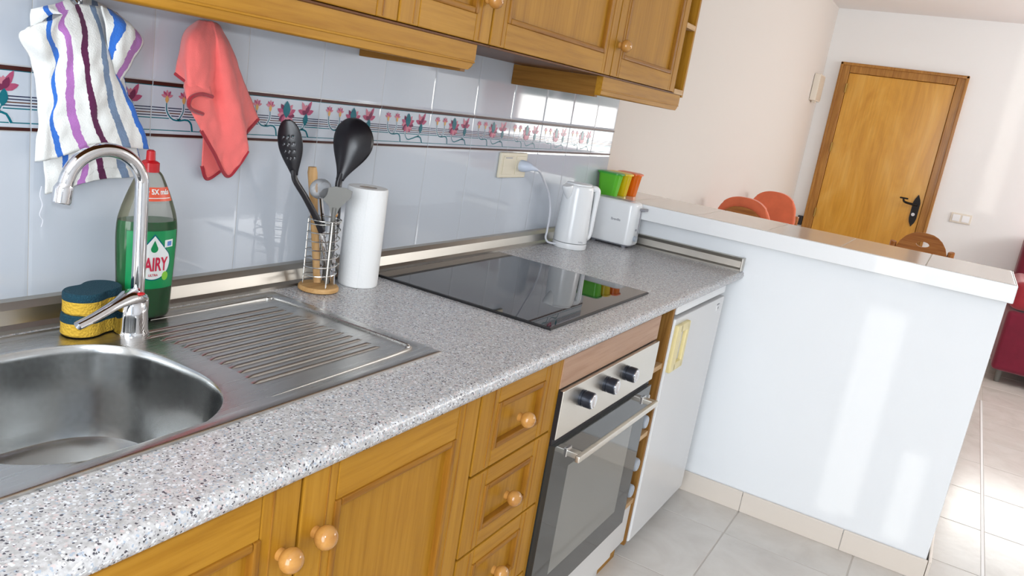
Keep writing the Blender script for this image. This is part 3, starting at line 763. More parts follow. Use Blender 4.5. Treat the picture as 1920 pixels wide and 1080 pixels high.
# oven
ov = thing('oven', 'built-in oven with steel control panel and dark glass door', 'oven', (0.487, -0.3, 0.198))
bm = new(); carcass(bm, OX0+0.004, OX1-0.004, YF+0.004, -0.06, 0.200, 0.758, 0.012); obj('body', bm, M['black'], ov, 0)
bm = new(); box(bm, (OX0+0.002, YF-0.010, 0.6475), (OX1-0.002, YF+0.006, 0.7605), 0.002); cp = obj('control_panel', bm, M['panel_steel'], ov)
bm = new(); box(bm, (OX0, YF-0.008, 0.648), (OX0+0.0018, YF+0.004, 0.760)); obj('panel_side', bm, M['black'], cp, 0)
for x in (0.292, 0.428, 0.552):
    bm = new(); yb = YF-0.010; z = 0.7215
    tube(bm, [(x, yb, z), (x, yb-0.006, z)], 0.0195, 24); tube(bm, [(x, yb-0.006, z), (x, yb-0.011, z)], 0.017, 24); tube(bm, [(x, yb-0.011, z), (x, yb-0.027, z), (x, yb-0.029, z)], [0.0195, 0.0192, 0.018], 24)
    k = obj('knob', bm, M['knob_dark'], cp)
    bm = new(); tube(bm, [(x, yb-0.0285, z), (x, yb-0.0310, z)], 0.0165, 24); box(bm, (x-0.002, yb-0.034, z-0.014), (x+0.002, yb-0.0305, z+0.014), 0.001); obj('knob_face', bm, M['chrome'], k)
bm = new(); box(bm, (OX0+0.002, YF-0.002, 0.632), (OX1-0.002, YF+0.004, 0.6475)); obj('vent_gap', bm, M['black'], ov, 0)
dz0, dz1 = 0.200, 0.632
bm = new()
wx0, wx1, wz0, wz1 = 0.283, 0.690, 0.272, 0.557
for lo, hi in (((OX0+0.004, YF-0.012, dz0), (wx0, YF+0.010, dz1)), ((wx1, YF-0.012, dz0), (OX1-0.004, YF+0.010, dz1)), ((wx0, YF-0.012, dz0), (wx1, YF+0.010, wz0)), ((wx0, YF-0.012, wz1), (wx1, YF+0.010, dz1))): box(bm, lo, hi)
bmesh.ops.remove_doubles(bm, verts=bm.verts[:], dist=1e-5)
od = obj('oven_door', bm, M['oven_glass'], ov, 0)
bm = new(); box(bm, (wx0, YF-0.0118, wz0), (wx1, YF+0.008, wz1)); obj('window_pane', bm, M['oven_window'], od, 0)
bm = new(); yh = YF-0.047
box(bm, (0.238, yh-0.007, 0.592), (0.744, yh+0.005, 0.608), 0.003)
for x in (0.252, 0.722): box(bm, (x, yh+0.004, 0.593), (x+0.022, YF-0.012, 0.607), 0.002)
obj('handle', bm, M['panel_steel'], od)
for x in (0.250, 0.720):
    bm = new(); box(bm, (x, YF-0.016, 0.590), (x+0.026, YF-0.0115, 0.611), 0.001); obj('handle_foot', bm, M['chrome'], od)

# bottle rack
BRX0, BRX1 = 0.790, 0.922
br = thing('bottle_rack', 'narrow open wooden bottle rack between oven and fridge', 'rack', (0.856, -0.3, 0))
bm = new(); box(bm, (BRX0, YF+0.012, 0.205), (BRX0+0.014, -0.02, ZC), 0.001); obj('side_panel', bm, M['wood_in'], br)
bm = new(); box(bm, (BRX1-0.016, YF+0.005, 0.06), (BRX1, -0.02, ZC), 0.001); obj('side_panel', bm, M['wood_in'], br)
bm = new(); box(bm, (BRX0+0.014, -0.03, 0.22), (BRX1-0.016, -0.02, ZC)); obj('back_panel', bm, M['wood_in'], br, 0)
for z in (0.655, 0.440, 0.216):
    bm = new(); box(bm, (BRX0+0.014, YF+0.006, z-0.008), (BRX1-0.016, -0.03, z+0.008), 0.001, 0); s = obj('shelf', bm, M['edge'], br)
bm = new(); box(bm, (BRX0, YF+0.010, 0.075), (BRX1-0.016, YF+0.026, 0.207), 0.002); obj('lower_board', bm, M['plinth'], br)
bm = new(); box(bm, (BRX0, -0.565, 0), (BRX1, -0.55, 0.06)); obj('plinth', bm, M['wood_x'], br, 0)
def lying_bottle(z, label):
    t = thing('bottle', label, 'bottle', (0.855, -0.4, z-0.044), 'bottles lying in the narrow rack')
    bm = new(); x = 0.855
    tube(bm, [(x, -0.28, z), (x, -0.29, z), (x, -0.47, z), (x, -0.50, z), (x, -0.525, z), (x, -0.560, z)], [0.036, 0.043, 0.043, 0.036, 0.018, 0.015], 20); obj('glass_body', bm, M['nylon'], t)
    bm = new(); tube(bm, [(x, -0.555, z), (x, -0.597, z), (x, -0.601, z)], [0.0215, 0.0205, 0.017], 18); obj('cap', bm, M['lgrey'], t)
lying_bottle(0.4915, 'pale-capped bottle alone on the middle shelf of the narrow rack')
lying_bottle(0.354, 'pale-capped bottle lying on top of another in the lowest rack space')
lying_bottle(0.2675, 'pale-capped bottle at the very bottom of the narrow rack')
bm = new(); box(bm, (0.815, -0.585, 0.5345), (0.885, -0.50, 0.566), 0.002); pk = obj('small_packet', bm, M['plastic_white']); tag(pk, 'small blue and white packet lying on the middle rack bottle', 'packet')
bm = new(); box(bm, (0.820, -0.5862, 0.540), (0.868, -0.585, 0.562)); obj('blue_label', bm, mat('cyan_print', (0.05, 0.35, 0.65), 0.4), pk, 0)

# fridge
fr = thing('fridge', 'small white undercounter fridge beside the half wall', 'fridge', (1.195, -0.3, 0))
FX0, FX1 = 0.935, 1.452
bm = new(); box(bm, (FX0+0.004, -0.548, 0.03), (FX1-0.004, -0.03, 0.795), 0.003); obj('cabinet_body', bm, M['fridge'], fr)
bm = new(); box(bm, (FX0, -0.597, 0.806), (FX1, -0.02, 0.8435), 0.004); obj('top_lid', bm, M['fridge_edge'], fr)
bm = new(); box(bm, (FX0+0.01, -0.575, 0.795), (FX1-0.01, -0.03, 0.806)); obj('gap', bm, M['gasket'], fr, 0)
bm = new(); box(bm, (FX0, -0.600, 0.062), (FX1, -0.556, 0.795), 0.005); fd = obj('door', bm, M['fridge'], fr)
bm = new(); box(bm, (FX0-0.002, -0.598, 0.062), (FX0+0.012, -0.556, 0.793), 0.003); obj('door_edge', bm, M['fridge_edge'], fd)
bm = new(); box(bm, (FX0+0.006, -0.556, 0.07), (FX1-0.006, -0.548, 0.79)); obj('gasket', bm, M['gasket'], fr, 0)
bm = new(); box(bm, (FX0+0.02, -0.54, 0), (FX1-0.02, -0.05, 0.03)); obj('base', bm, M['gasket'], fr, 0)
bm = new(); hx0, hx1, hz0, hz1 = 0.936, 1.052, 0.628, 0.776; yh = -0.612
for lo, hi in (((hx0, yh, hz0), (hx0+0.042, -0.598, hz1)), ((hx1-0.022, yh, hz0), (hx1, -0.598, hz1)), ((hx0+0.03, yh, hz0), (hx1-0.012, -0.598, hz0+0.026)), ((hx0+0.03, yh, hz1-0.026), (hx1-0.012, -0.598, hz1))): box(bm, lo, hi, 0.004)
obj('handle', bm, M['yellowed'], fd)
bm = new(); box(bm, (1.372, -0.6012, 0.772), (1.398, -0.5998, 0.776)); box(bm, (1.388, -0.6012, 0.757), (1.395, -0.5998, 0.763)); box(bm, (1.370, -0.6012, 0.752), (1.376, -0.5998, 0.770), mi=1)
obj('badge', bm, [M['grey'], M['fridge_edge']], fd, 0)

bm = new(); box(bm, (1.55, -1.611, -0.001), (4.25, -1.600, 0.0025), 0.001); struct(obj('trim_2', bm, M['frame_white']))

# ================================================================== wall units
YU = -0.295
def wall_unit(name, x0, x1, label, doors, knobs):
    t = thing(name, label, 'cabinet', ((x0+x1)/2, YU/2, 1.44))
    bm = new(); carcass(bm, x0, x1, YU+0.022, -0.001, 1.44, 2.12); obj('carcass', bm, M['wood_in'], t, 0)
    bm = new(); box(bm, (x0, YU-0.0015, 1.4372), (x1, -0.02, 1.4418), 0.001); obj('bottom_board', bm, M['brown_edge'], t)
    for (a, b), k in zip(doors, knobs):
        f = framed_front('door', a, b, 1.443, 2.115, YU, t, 0.058, 0.055)
        if k: knob(f, k, 1.530, YU)
    return t
wall_unit('wall_unit', -0.745, 0.1935, 'wooden wall unit above the drainer beside the pelmet end', [(-0.742, -0.4325), (-0.4285, -0.1185), (-0.1145, 0.191)], (-0.46, -0.40, 0.163))
wall_unit('wall_unit', 0.1945, 0.8385, 'wide single-door wooden wall unit above the hob', [(0.197, 0.836)], (None,))
wall_unit('wall_unit', 0.8395, 1.3830, 'single-door wooden wall unit at the right with a visible turned knob', [(0.842, 1.381)], (0.868,))
ru = thing('open_shelf_unit', 'slim open wooden shelf column ending the row of wall units', 'shelf', (1.44, -0.15, 1.44))
bm = new(); box(bm, (1.384, YU+0.004, 1.440), (1.396, -0.001, 2.12), 0.001); obj('side_panel', bm, M['wood_z'], ru)
bm = new(); box(bm, (1.484, YU+0.004, 1.432), (1.498, -0.001, 2.12), 0.001); obj('side_panel', bm, M['wood_z'], ru)
bm = new(); box(bm, (1.396, -0.012, 1.44), (1.484, -0.001, 2.12)); obj('back_panel', bm, M['wood_in'], ru, 0)
for z in (1.447, 1.664, 1.885, 2.11):
    bm = new(); box(bm, (1.396, YU+0.002, z-0.0085), (1.484, -0.012, z+0.0085), 0.001); obj('shelf', bm, M['edge'], ru)
bm = new(); tube(bm, [(1.438, -0.15, 1.673), (1.438, -0.15, 1.80), (1.438, -0.15, 1.83), (1.438, -0.15, 1.855)], [0.036, 0.036, 0.016, 0.014], 20)
tag(obj('bottle', bm, mat('dark_green_glass', (0.01, 0.06, 0.03), 0.08)), 'dark green bottle standing in the open shelf column', 'bottle')
# light pelmets with their returns
def pelmet(x0, x1, label, ret, th=0.019):
    t = thing('pelmet', label, 'pelmet', ((x0+x1)/2, YU+0.02, 1.385))
    y0 = YU+0.001
    bm = new()
    r = 0.022; poly = [(x0, 1.437), (x0, 1.385)]
    for k in range(7):
        a = -PI/2+PI/2*k/6; poly.append((x1-r+r*math.cos(a), 1.385+r+r*math.sin(a)))
    poly.append((x1, 1.437))
    prism(bm, poly, 'y', y0, y0+th)
    es = [e for e in bm.edges if abs(e.verts[0].co.y-y0) < 1e-6 and abs(e.verts[1].co.y-y0) < 1e-6 and max(e.verts[0].co.z, e.verts[1].co.z) < 1.436]
    bmesh.ops.bevel(bm, geom=es, offset=0.005, segments=3, affect='EDGES', profile=0.5)
    b = obj('front_board', bm, M['wood_x'], t, 50)
    bm = new(); box(bm, (x0+0.002, y0-0.0025, 1.3995), (x1-0.003, y0+0.002, 1.4035), 0.0012); obj('bead', bm, M['wood_x'], t)
    bm = new(); box(bm, (ret-0.018 if ret > (x0+x1)/2 else ret, y0+th, 1.380), (ret if ret > (x0+x1)/2 else ret+0.018, -0.001, 1.4365), 0.001); obj('return_board', bm, M['wood_ret'], t)
    return t
pelmet(-0.745, 0.150, 'long wooden light pelmet under the wall units above sink and cloths', 0.146)
pelmet(0.800, 1.462, 'short wooden light pelmet under the right-hand wall unit', 0.804)

# ================================================================== socket, cable
sk_ = thing('socket_plate', 'cream double socket and switch plate on the tiled wall', 'socket', (0.88, 0, 1.14))
bm = new(); box(bm, (0.800, -0.011, 1.101), (0.962, 0.0, 1.1785), 0.004); obj('frame', bm, M['cream'], sk_)
for x in (0.842, 0.920):
    bm = new(); box(bm, (x-0.029, -0.0135, 1.112), (x+0.029, -0.0105, 1.168), 0.001); m_ = obj('module', bm, M['cream'], sk_)
bm = new(); tube(bm, [(0.920, -0.0145, 1.140), (0.920, -0.013, 1.140)], 0.019, 20); obj('socket_well', bm, M['cream2'], sk_)
bm = new(); box(bm, (0.822, -0.0142, 1.1615), (0.862, -0.0132, 1.1645)); obj('switch_gap', bm, M['grey'], sk_, 0)
pl = thing('kettle_cable', 'pale plug and curved cable running from the socket to the kettle', 'cable', (0.92, -0.015, 1.14))
bm = new(); tube(bm, [(0.920, -0.0145, 1.140), (0.920, -0.022, 1.140), (0.924, -0.036, 1.140), (0.938, -0.047, 1.138), (0.960, -0.050, 1.134)], [0.0185, 0.0185, 0.016, 0.009, 0.006], 14, smoothn=18); obj('plug', bm, M['bluewhite'], pl)
bm = new(); tube(bm, [(0.958, -0.050, 1.1345), (0.995, -0.046, 1.124), (1.05, -0.036, 1.095), (1.115, -0.030, 1.045), (1.145, -0.030, 0.985), (1.118, -0.044, 0.925), (1.104, -0.050, 0.903), (1.115, -0.056, 0.888), (1.142, -0.072, 0.8835)], 0.0036, 8, smoothn=70); obj('cord', bm, M['cord'], pl)

# ================================================================== kettle
KX, KY = 1.192, -0.100
ke = thing('kettle', 'white plastic electric kettle on its base beside the toaster', 'kettle', (KX, KY, WT))
z = WT
bm = new(); lathe(bm, [(0.0577, z+0.0005), (0.0595, z+0.003), (0.0595, z+0.017), (0.0577, z+0.0195)], (KX, KY), 40); obj('power_base', bm, M['plastic_white'], ke)
bm = new(); lathe(bm, [(0.0572, z+0.0215), (0.0586, z+0.024), (0.0578, z+0.05), (0.0544, z+0.13), (0.0516, z+0.205), (0.0493, z+0.214), (0.0456, z+0.217)], (KX, KY), 40); body = obj('body', bm, M['plastic_white'], ke)
bm = new(); lathe(bm, [(0.0446, z+0.2165), (0.0446, z+0.221), (0.0409, z+0.2235), (0.0001, z+0.225)], (KX, KY), 32); obj('lid', bm, M['plastic_white'], ke)
hd = Vector((0.74, -0.67, 0)); hp = lambda r, zz: (KX+hd.x*r, KY+hd.y*r, z+zz)
bm = new(); tube(bm, [hp(0.0418, 0.208), hp(0.0614, 0.208), hp(0.0707, 0.198), hp(0.0716, 0.16), hp(0.0707, 0.10), hp(0.0698, 0.055), hp(0.0632, 0.038), hp(0.0521, 0.034)], [0.010, 0.011, 0.0105, 0.0085, 0.008, 0.008, 0.009, 0.009], 12, smoothn=40, flat=1.2); obj('handle', bm, M['plastic_white'], ke)
sd = Vector((-0.80, 0.2, 0)).normalized(); sp_ = lambda r, zz: (KX+sd.x*r, KY+sd.y*r, z+zz)
bm = new(); tube(bm, [sp_(0.0414, 0.165), sp_(0.0495, 0.185), sp_(0.0576, 0.205), sp_(0.0603, 0.214)], [0.008, 0.016, 0.021, 0.020], 16, smoothn=14, flat=0.9, up=(0, 0, 1)); obj('spout', bm, M['plastic_white'], ke)
bm = text_bm('Breville', 0.008, 0.0002); place(bm, (0.45, -0.89, 0), (0, 0, 1), (KX-0.0592*0.55, KY-0.0592*0.842, z+0.030)); obj('logo', bm, M['grey'], ke, 0)

# ================================================================== toaster
to = thing('toaster', 'white plastic two-slice toaster in the corner beside the kettle', 'toaster', (1.48, -0.15, WT))
tx0, tx1, ty0, ty1, tz0, tz1 = 1.422, 1.518, -0.230, -0.048, WT+0.012, WT+0.168
def rrect(x0, x1, y0, y1, r, n=6):
    out = []
    for cx, cy, a0 in ((x1-r, y1-r, 0), (x0+r, y1-r, 90), (x0+r, y0+r, 180), (x1-r, y0+r, 270)):
        for k in range(n+1): a = math.radians(a0+90*k/n); out.append((cx+r*math.cos(a), cy+r*math.sin(a)))
    return out
def stack(bm, sections, mi=0, cap=True):
    """sections: list of (outline points, z)"""
    R = [[bm.verts.new((x, y, zz)) for x, y in o] for o, zz in sections]
    for a, b in zip(R, R[1:]):
        for i in range(len(a)): bm.faces.new((a[i], a[(i+1) % len(a)], b[(i+1) % len(a)], b[i])).material_index = mi
    if cap: bm.faces.new(R[0][::-1]).material_index = mi; bm.faces.new(R[-1]).material_index = mi
    return R
bm = new(); stack(bm, [(rrect(tx0+0.004, tx1-0.004, ty0+0.004, ty1-0.004, 0.024), tz0), (rrect(tx0, tx1, ty0, ty1, 0.028), tz0+0.008), (rrect(tx0+0.002, tx1-0.002, ty0+0.002, ty1-0.002, 0.028), tz1-0.014), (rrect(tx0+0.007, tx1-0.007, ty0+0.007, ty1-0.007, 0.024), tz1-0.004), (rrect(tx0+0.016, tx1-0.016, ty0+0.016, ty1-0.016, 0.016), tz1)])
obj('housing', bm, M['plastic_white'], to)
bm = new(); stack(bm, [(rrect(tx0+0.012, tx1-0.012, ty0+0.010, ty1-0.010, 0.02), tz0-0.006), (rrect(tx0+0.006, tx1-0.006, ty0+0.005, ty1-0.005, 0.024), tz0+0.001)]); obj('base', bm, M['grey'], to)
for x, y in ((tx0+0.022, ty0+0.03), (tx1-0.022, ty0+0.03), (tx0+0.022, ty1-0.03), (tx1-0.022, ty1-0.03)):
    bm = new(); lathe(bm, [(0.008, WT), (0.010, WT+0.007)], (x, y), 10); obj('foot', bm, M['grey'], to)
for x in (tx0+0.036, tx1-0.036):
    bm = new(); box(bm, (x-0.011, ty0+0.035, tz1-0.001), (x+0.011, ty1-0.03, tz1+0.0008), 0.0004); obj('slot', bm, M['grey'], to)
xm = (tx0+tx1)/2+0.012
bm = new(); box(bm, (xm-0.002, ty0-0.0008, tz0+0.04), (xm+0.002, ty0+0.002, tz1-0.02)); obj('lever_track', bm, M['grey'], to, 0)
bm = new(); box(bm, (xm-0.017, ty0-0.020, tz1-0.028), (xm+0.017, ty0-0.0005, tz1-0.018), 0.003); obj('lever', bm, M['grey'], to)
bm = new(); tube(bm, [(tx0+0.036, ty0+0.002, tz0+0.026), (tx0+0.036, ty0-0.010, tz0+0.026)], 0.0105, 18); obj('dial', bm, M['lgrey'], to)
bm = new(); tube(bm, [(tx0+0.036, ty0+0.002, tz0+0.058), (tx0+0.036, ty0-0.003, tz0+0.058)], 0.004, 10); obj('button', bm, M['grey'], to)
bm = text_bm('Breville', 0.0125, 0.0002, 0.0001); place(bm, (0, -1, 0), (0, 0, 1), (tx0-0.0003, -0.160, tz0+0.086)); obj('logo', bm, M['grey'], to, 0)

# ================================================================== canisters on the half wall
def canister(x0, x1, y0, y1, h, cb, cl, label):
    zz = 1.0377
    t = thing('canister', label, 'container', ((x0+x1)/2, (y0+y1)/2, zz), 'coloured canisters on the half wall')
    bm = new(); stack(bm, [(rrect(x0+0.006, x1-0.006, y0+0.010, y1-0.010, 0.014), zz), (rrect(x0, x1, y0, y1, 0.018), zz+h), (rrect(x0+0.0025, x1-0.0025, y0+0.0025, y1-0.0025, 0.016), zz+h), (rrect(x0+0.0085, x1-0.0085, y0+0.0125, y1-0.0125, 0.012), zz+0.003)]); obj('tub', bm, M[cb], t)
    bm = new(); stack(bm, [(rrect(x0-0.004, x1+0.004, y0-0.005, y1+0.005, 0.02), zz+h), (rrect(x0-0.004, x1+0.004, y0-0.005, y1+0.005, 0.02), zz+h+0.005), (rrect(x0+0.004, x1-0.004, y0+0.005, y1-0.005, 0.014), zz+h+0.008)]); obj('lid', bm, M[cl], t)
canister(1.535, 1.590, -0.097, -0.008, 0.082, 'can_green', 'lid_green', 'green translucent canister, nearest of three in a row on the half wall')
canister(1.603, 1.658, -0.107, -0.018, 0.082, 'can_yellow', 'lid_yellow', 'yellow translucent canister between the green and orange ones')
canister(1.671, 1.728, -0.120, -0.031, 0.084, 'can_orange', 'lid_orange', 'orange translucent canister, farthest of three in a row on the half wall')

# ================================================================== kitchen roll and utensils
rx, ry = 0.112, -0.084
ro = thing('kitchen_roll', 'upright white kitchen paper roll between utensil rack and hob', 'paper roll', (rx, ry, WT))
bm = new(); lathe(bm, [(0.0445, WT+0.0005), (0.0455, WT+0.004), (0.0460, WT+0.115), (0.0455, WT+0.222), (0.0435, WT+0.225), (0.0205, WT+0.225), (0.020, WT+0.19)], (rx, ry), 40, caps=False); obj('paper', bm, M['paper'], ro)
bm = new(); lathe(bm, [(0.020, WT+0.001), (0.020, WT+0.2245), (0.0185, WT+0.2245), (0.0185, WT+0.001)], (rx, ry), 28, caps=False); obj('tube', bm, M['card'], ro)
bm = new(); n = 20
prev = None
for k in range(4):
    a = math.radians(196+k*8); r = 0.0462+0.0003*k; p = (rx+r*math.cos(a), ry+r*math.sin(a))
    q = (bm.verts.new((*p, WT+0.001)), bm.verts.new((*p, WT+0.224)))
    if prev: bm.faces.new((prev[0], q[0], q[1], prev[1]))
    prev = q
obj('loose_sheet', bm, M['paper'], ro)
ux, uy = -0.012, -0.080
ut = thing('utensil_rack', 'spiral wire utensil rack on a round wooden base', 'utensil holder', (ux, uy, WT))
bm = new(); lathe(bm, [(0.040, WT+0.0005), (0.0435, WT+0.003), (0.0435, WT+0.009), (0.041, WT+0.012), (0.0001, WT+0.0122)], (ux, uy), 36); obj('base', bm, M['beech'], ut)
bm = new(); pts = []
for k in range(7*20+1):
    a = 2*PI*k/20; pts.append((ux+0.0345*math.cos(a), uy+0.0345*math.sin(a), WT+0.026+0.132*k/140))
tube(bm, pts, 0.0014, 6); 
R_ = [(ux+0.0345*math.cos(2*PI*k/28), uy+0.0345*math.sin(2*PI*k/28), WT+0.1575) for k in range(29)]
tube(bm, R_, 0.0016, 6); obj('coil', bm, M['wire'], ut)
for a in (-1.95, 0.15, 2.25):
    bm = new(); c, s = math.cos(a), math.sin(a)
    tube(bm, [(ux+0.0340*c, uy+0.0340*s, WT+0.012), (ux+0.0345*c, uy+0.0345*s, WT+0.158)], 0.0016, 6); obj('upright', bm, M['wire'], ut)
LAT = Vector((CR.x, CR.y, 0)).normalized()          # across, as seen from the room
FRT = Vector((LAT.y, -LAT.x, 0))                    # towards the room
def utp(x, z, dy=0.0): return Vector((x, uy+dy, z))
# black slotted spoon, leaning left
ss = thing('slotted_spoon', 'black slotted serving spoon leaning left in the utensil rack', 'utensil', (ux, uy, WT+0.013))
tip, neck = utp(-0.128, 1.232, 0.018), utp(-0.102, 1.125, 0.012)
ax = (tip-neck); L = ax.length; ax.normalize(); lat = (LAT-ax*LAT.dot(ax)).normalized(); nrm = ax.cross(lat)
bm = new(); NU, NV = 17, 33
def spoon_w(t): return 0.0245*math.sqrt(max(0.0, 1-((t-0.60)/0.405)**2)) if t > 0.6 else 0.0065+(0.0245-0.0065)*(math.sin(min(1, max(0, t/0.6))*PI/2))**1.3
g = []
for j in range(NV):
    t = j/(NV-1); wv = max(0.0008, spoon_w(t)); row = []
    for i in range(NU):
        s = -1+2*i/(NU-1)
        row.append(bm.verts.new(neck+ax*(L*1.02*t)+lat*(wv*s)+nrm*(0.006*(s*s)*(wv/0.0245)-0.010*math.sin(t*PI)*0.6)))
    g.append(row)
for j in range(NV-1):
    for i in range(NU-1):
        if 10 <= j <= 24 and j % 4 in (2,) and 4 <= i <= 11 and i % 3 == 1: continue
        bm.faces.new((g[j][i], g[j][i+1], g[j+1][i+1], g[j+1][i]))
solidify(obj('bowl', bm, M['nylon'], ss, 60), 0.0025)
bm = new(); tube(bm, [neck+ax*0.012, neck-ax*0.01, utp(-0.075, 1.082, 0.004), utp(-0.043, 1.040), utp(-0.022, 1.005, -0.004)], [0.0065, 0.0068, 0.0072, 0.0082, 0.0085], 12, smoothn=26, flat=0.7); obj('handle', bm, M['nylon'], ss)
bm = new(); tube(bm, [utp(-0.0225, 1.007, -0.004), utp(0.016, 0.890, -0.012)], 0.0065, 12); obj('steel_grip', bm, M['chrome'], ss)
# big black serving spoon, leaning right
ls = thing('serving_spoon', 'large black rounded serving spoon leaning right in the utensil rack', 'utensil', (ux+0.02, uy, WT+0.013))
tip, neck = utp(0.078, 1.246, 0.02), utp(0.040, 1.112, 0.018)
ax = (tip-neck); L = ax.length; ax.normalize(); lat = (LAT-ax*LAT.dot(ax)).normalized(); nrm = ax.cross(lat)
bm = new(); g = []
def big_w(t): return 0.043*math.sqrt(max(0.0, 1-((t-0.66)/0.345)**2)) if t > 0.66 else 0.008+0.035*(0.5-0.5*math.cos(min(1, t/0.66)*PI))**0.8
for j in range(NV):
    t = j/(NV-1); wv = max(0.001, big_w(t)); row = []
    for i in range(NU):
        s = -1+2*i/(NU-1)
        row.append(bm.verts.new(neck+ax*(L*t)+lat*(wv*s+0.012*math.sin(t*PI)*0.5)+nrm*(0.018*(s*s-1)*(wv/0.043)**1.2)*(1 if True else 0)))
    g.append(row)
for j in range(NV-1):
    for i in range(NU-1): bm.faces.new((g[j][i], g[j][i+1], g[j+1][i+1], g[j+1][i]))
solidify(obj('bowl', bm, M['nylon'], ls, 60), 0.0028)
bm = new(); tube(bm, [neck+ax*0.015, neck-ax*0.01, utp(0.034, 1.065, 0.010), utp(0.031, 1.010, 0.004)], [0.008, 0.0085, 0.0075, 0.007], 12, smoothn=20, flat=0.75); obj('handle', bm, M['nylon'], ls)
bm = new(); tube(bm, [utp(0.031, 1.012, 0.004), utp(0.018, 0.890, 0.010)], 0.0055, 10); obj('steel_grip', bm, M['grey_metal'], ls)
# grey fan-shaped turner in front
tu = thing('turner', 'flat grey metal fan-shaped turner in the utensil rack', 'utensil', (ux+0.012, uy, WT+0.013))
bm = new(); o0 = Vector((-0.022, uy-0.012, 1.058))
shape = [(-0.006, -0.010), (0.006, -0.010), (0.010, 0.004), (0.032, 0.030), (0.034, 0.044), (0.020, 0.049), (-0.004, 0.049), (-0.027, 0.040), (-0.036, 0.029), (-0.030, 0.022), (-0.012, 0.006)]
A = [bm.verts.new(o0+LAT*(a+0.014)+Vector((0, 0, b))+FRT*0.001) for a, b in shape]; B = [bm.verts.new(o0+LAT*(a+0.014)+Vector((0, 0, b))-FRT*0.001) for a, b in shape]
bm.faces.new(A); bm.faces.new(B[::-1])
for i in range(len(A)): bm.faces.new((A[i], A[(i+1) % len(A)], B[(i+1) % len(A)], B[i]))
obj('blade', bm, M['grey_metal'], tu)
bm = new(); q = o0+LAT*0.014
tube(bm, [q+Vector((0, 0, 0.004)), q+Vector((0, 0, -0.06)), Vector((0.004, uy-0.008, 0.890))], 0.0052, 10, flat=0.6, up=tuple(LAT)); obj('handle', bm, M['grey_metal'], tu)
# wooden spatula handle
bm = new(); tube(bm, [Vector((-0.006, uy+0.010, 0.889)), Vector((-0.030, uy+0.020, 1.06)), Vector((-0.039, uy+0.024, 1.128)), Vector((-0.0405, uy+0.0245, 1.140))], [0.0085, 0.0085, 0.0105, 0.0085], 12, flat=0.6, up=tuple(LAT)); 
tag(obj('wooden_spatula', bm, M['pale_wood']), 'plain wooden spatula upside down behind the other utensils', 'utensil', 'utensils in the wire rack')
# cloudy measuring scoop
ms = thing('measuring_scoop', 'cloudy clear plastic scoop behind the grey turner', 'utensil', (ux, uy, WT+0.013))
bm = new(); c0 = Vector((-0.034, uy+0.002, 1.098)); sphere(bm, c0, 0.030, sc=(1.0, 0.45, 0.72)); obj('bowl', bm, M['clear'], ms)
bm = new(); tube(bm, [c0+Vector((0.004, 0, -0.018)), Vector((-0.014, uy+0.002, 1.02)), Vector((-0.002, uy+0.006, 0.889))], 0.004, 8); obj('handle', bm, M['chrome'], ms)
# steel tool with an orange ball end
bt = thing('ball_ended_tool', 'thin steel tool with orange wooden ball end in the utensil rack', 'utensil', (ux, uy, WT+0.013))
bm = new(); sphere(bm, (-0.010, uy-0.022, 1.047), 0.0075); obj('ball', bm, M['knob'], bt)
bm = new(); tube(bm, [(-0.0065, uy-0.022, 1.041), (0.012, uy-0.02, 0.888)], 0.003, 8); obj('shank', bm, M['chrome'], bt)

# ================================================================== washing-up bottle
BXc, BYc, BZ = -0.430, -0.0665, SZ+0.0012
wd = Vector((0.98, -0.18, 0)).normalized(); nn = Vector((wd.y, -wd.x, 0)); rot = math.atan2(wd.y, wd.x)
bo = thing('washing_up_bottle', 'clear washing-up liquid bottle half full of green liquid with red cap', 'bottle', (BXc, BYc, BZ))
prof = [(0.037, 0.0), (0.0435, 0.004), (0.0455, 0.02), (0.048, 0.07), (0.0505, 0.12), (0.0512, 0.15), (0.0495, 0.172), (0.0445, 0.192), (0.037, 0.213), (0.029, 0.232), (0.022, 0.247), (0.016, 0.254)]
def smooth_prof(p, n): return [(v.x, v.y) for v in spline([Vector((a, b, 0)) for a, b in p], n)]
DP = 0.56
bm = new(); lathe(bm, [(r, BZ+h) for r, h in smooth_prof(prof, 30)], (BXc, BYc), 40, sx=1, sy=DP, rot=rot); obj('bottle_body', bm, M['bottle'], bo, 60)
bm = new(); sp2 = [q for q in smooth_prof(prof, 40) if q[1] <= 0.176]
lathe(bm, [(r-0.0012, BZ+h+0.001) for r, h in sp2], (BXc, BYc), 40, sx=1, sy=DP-0.005, rot=rot); obj('liquid', bm, M['liquid'], bo, 60)
bm = new(); lathe(bm, [(0.0145, BZ+0.253), (0.0145, BZ+0.268), (0.012, BZ+0.270), (0.0075, BZ+0.272), (0.0068, BZ+0.287), (0.004, BZ+0.289)], (BXc, BYc), 20); obj('cap', bm, M['cap_red'], bo)
def rad_at(h):
    p = smooth_prof(prof, 120)
    for a, b in zip(p, p[1:]):
        if a[1] <= h <= b[1]: return a[0]+(b[0]-a[0])*(h-a[1])/max(1e-9, b[1]-a[1])
    return p[-1][0]
def on_bottle(u, h, lift):
    """u: distance across the front of the bottle, h: height"""
    r = rad_at(h); s = max(-0.98, min(0.98, u/r)); d = DP*r*math.sqrt(1-s*s)
    nx = Vector((BXc, BYc, BZ+h))+wd*u+nn*(d+lift)
    return nx
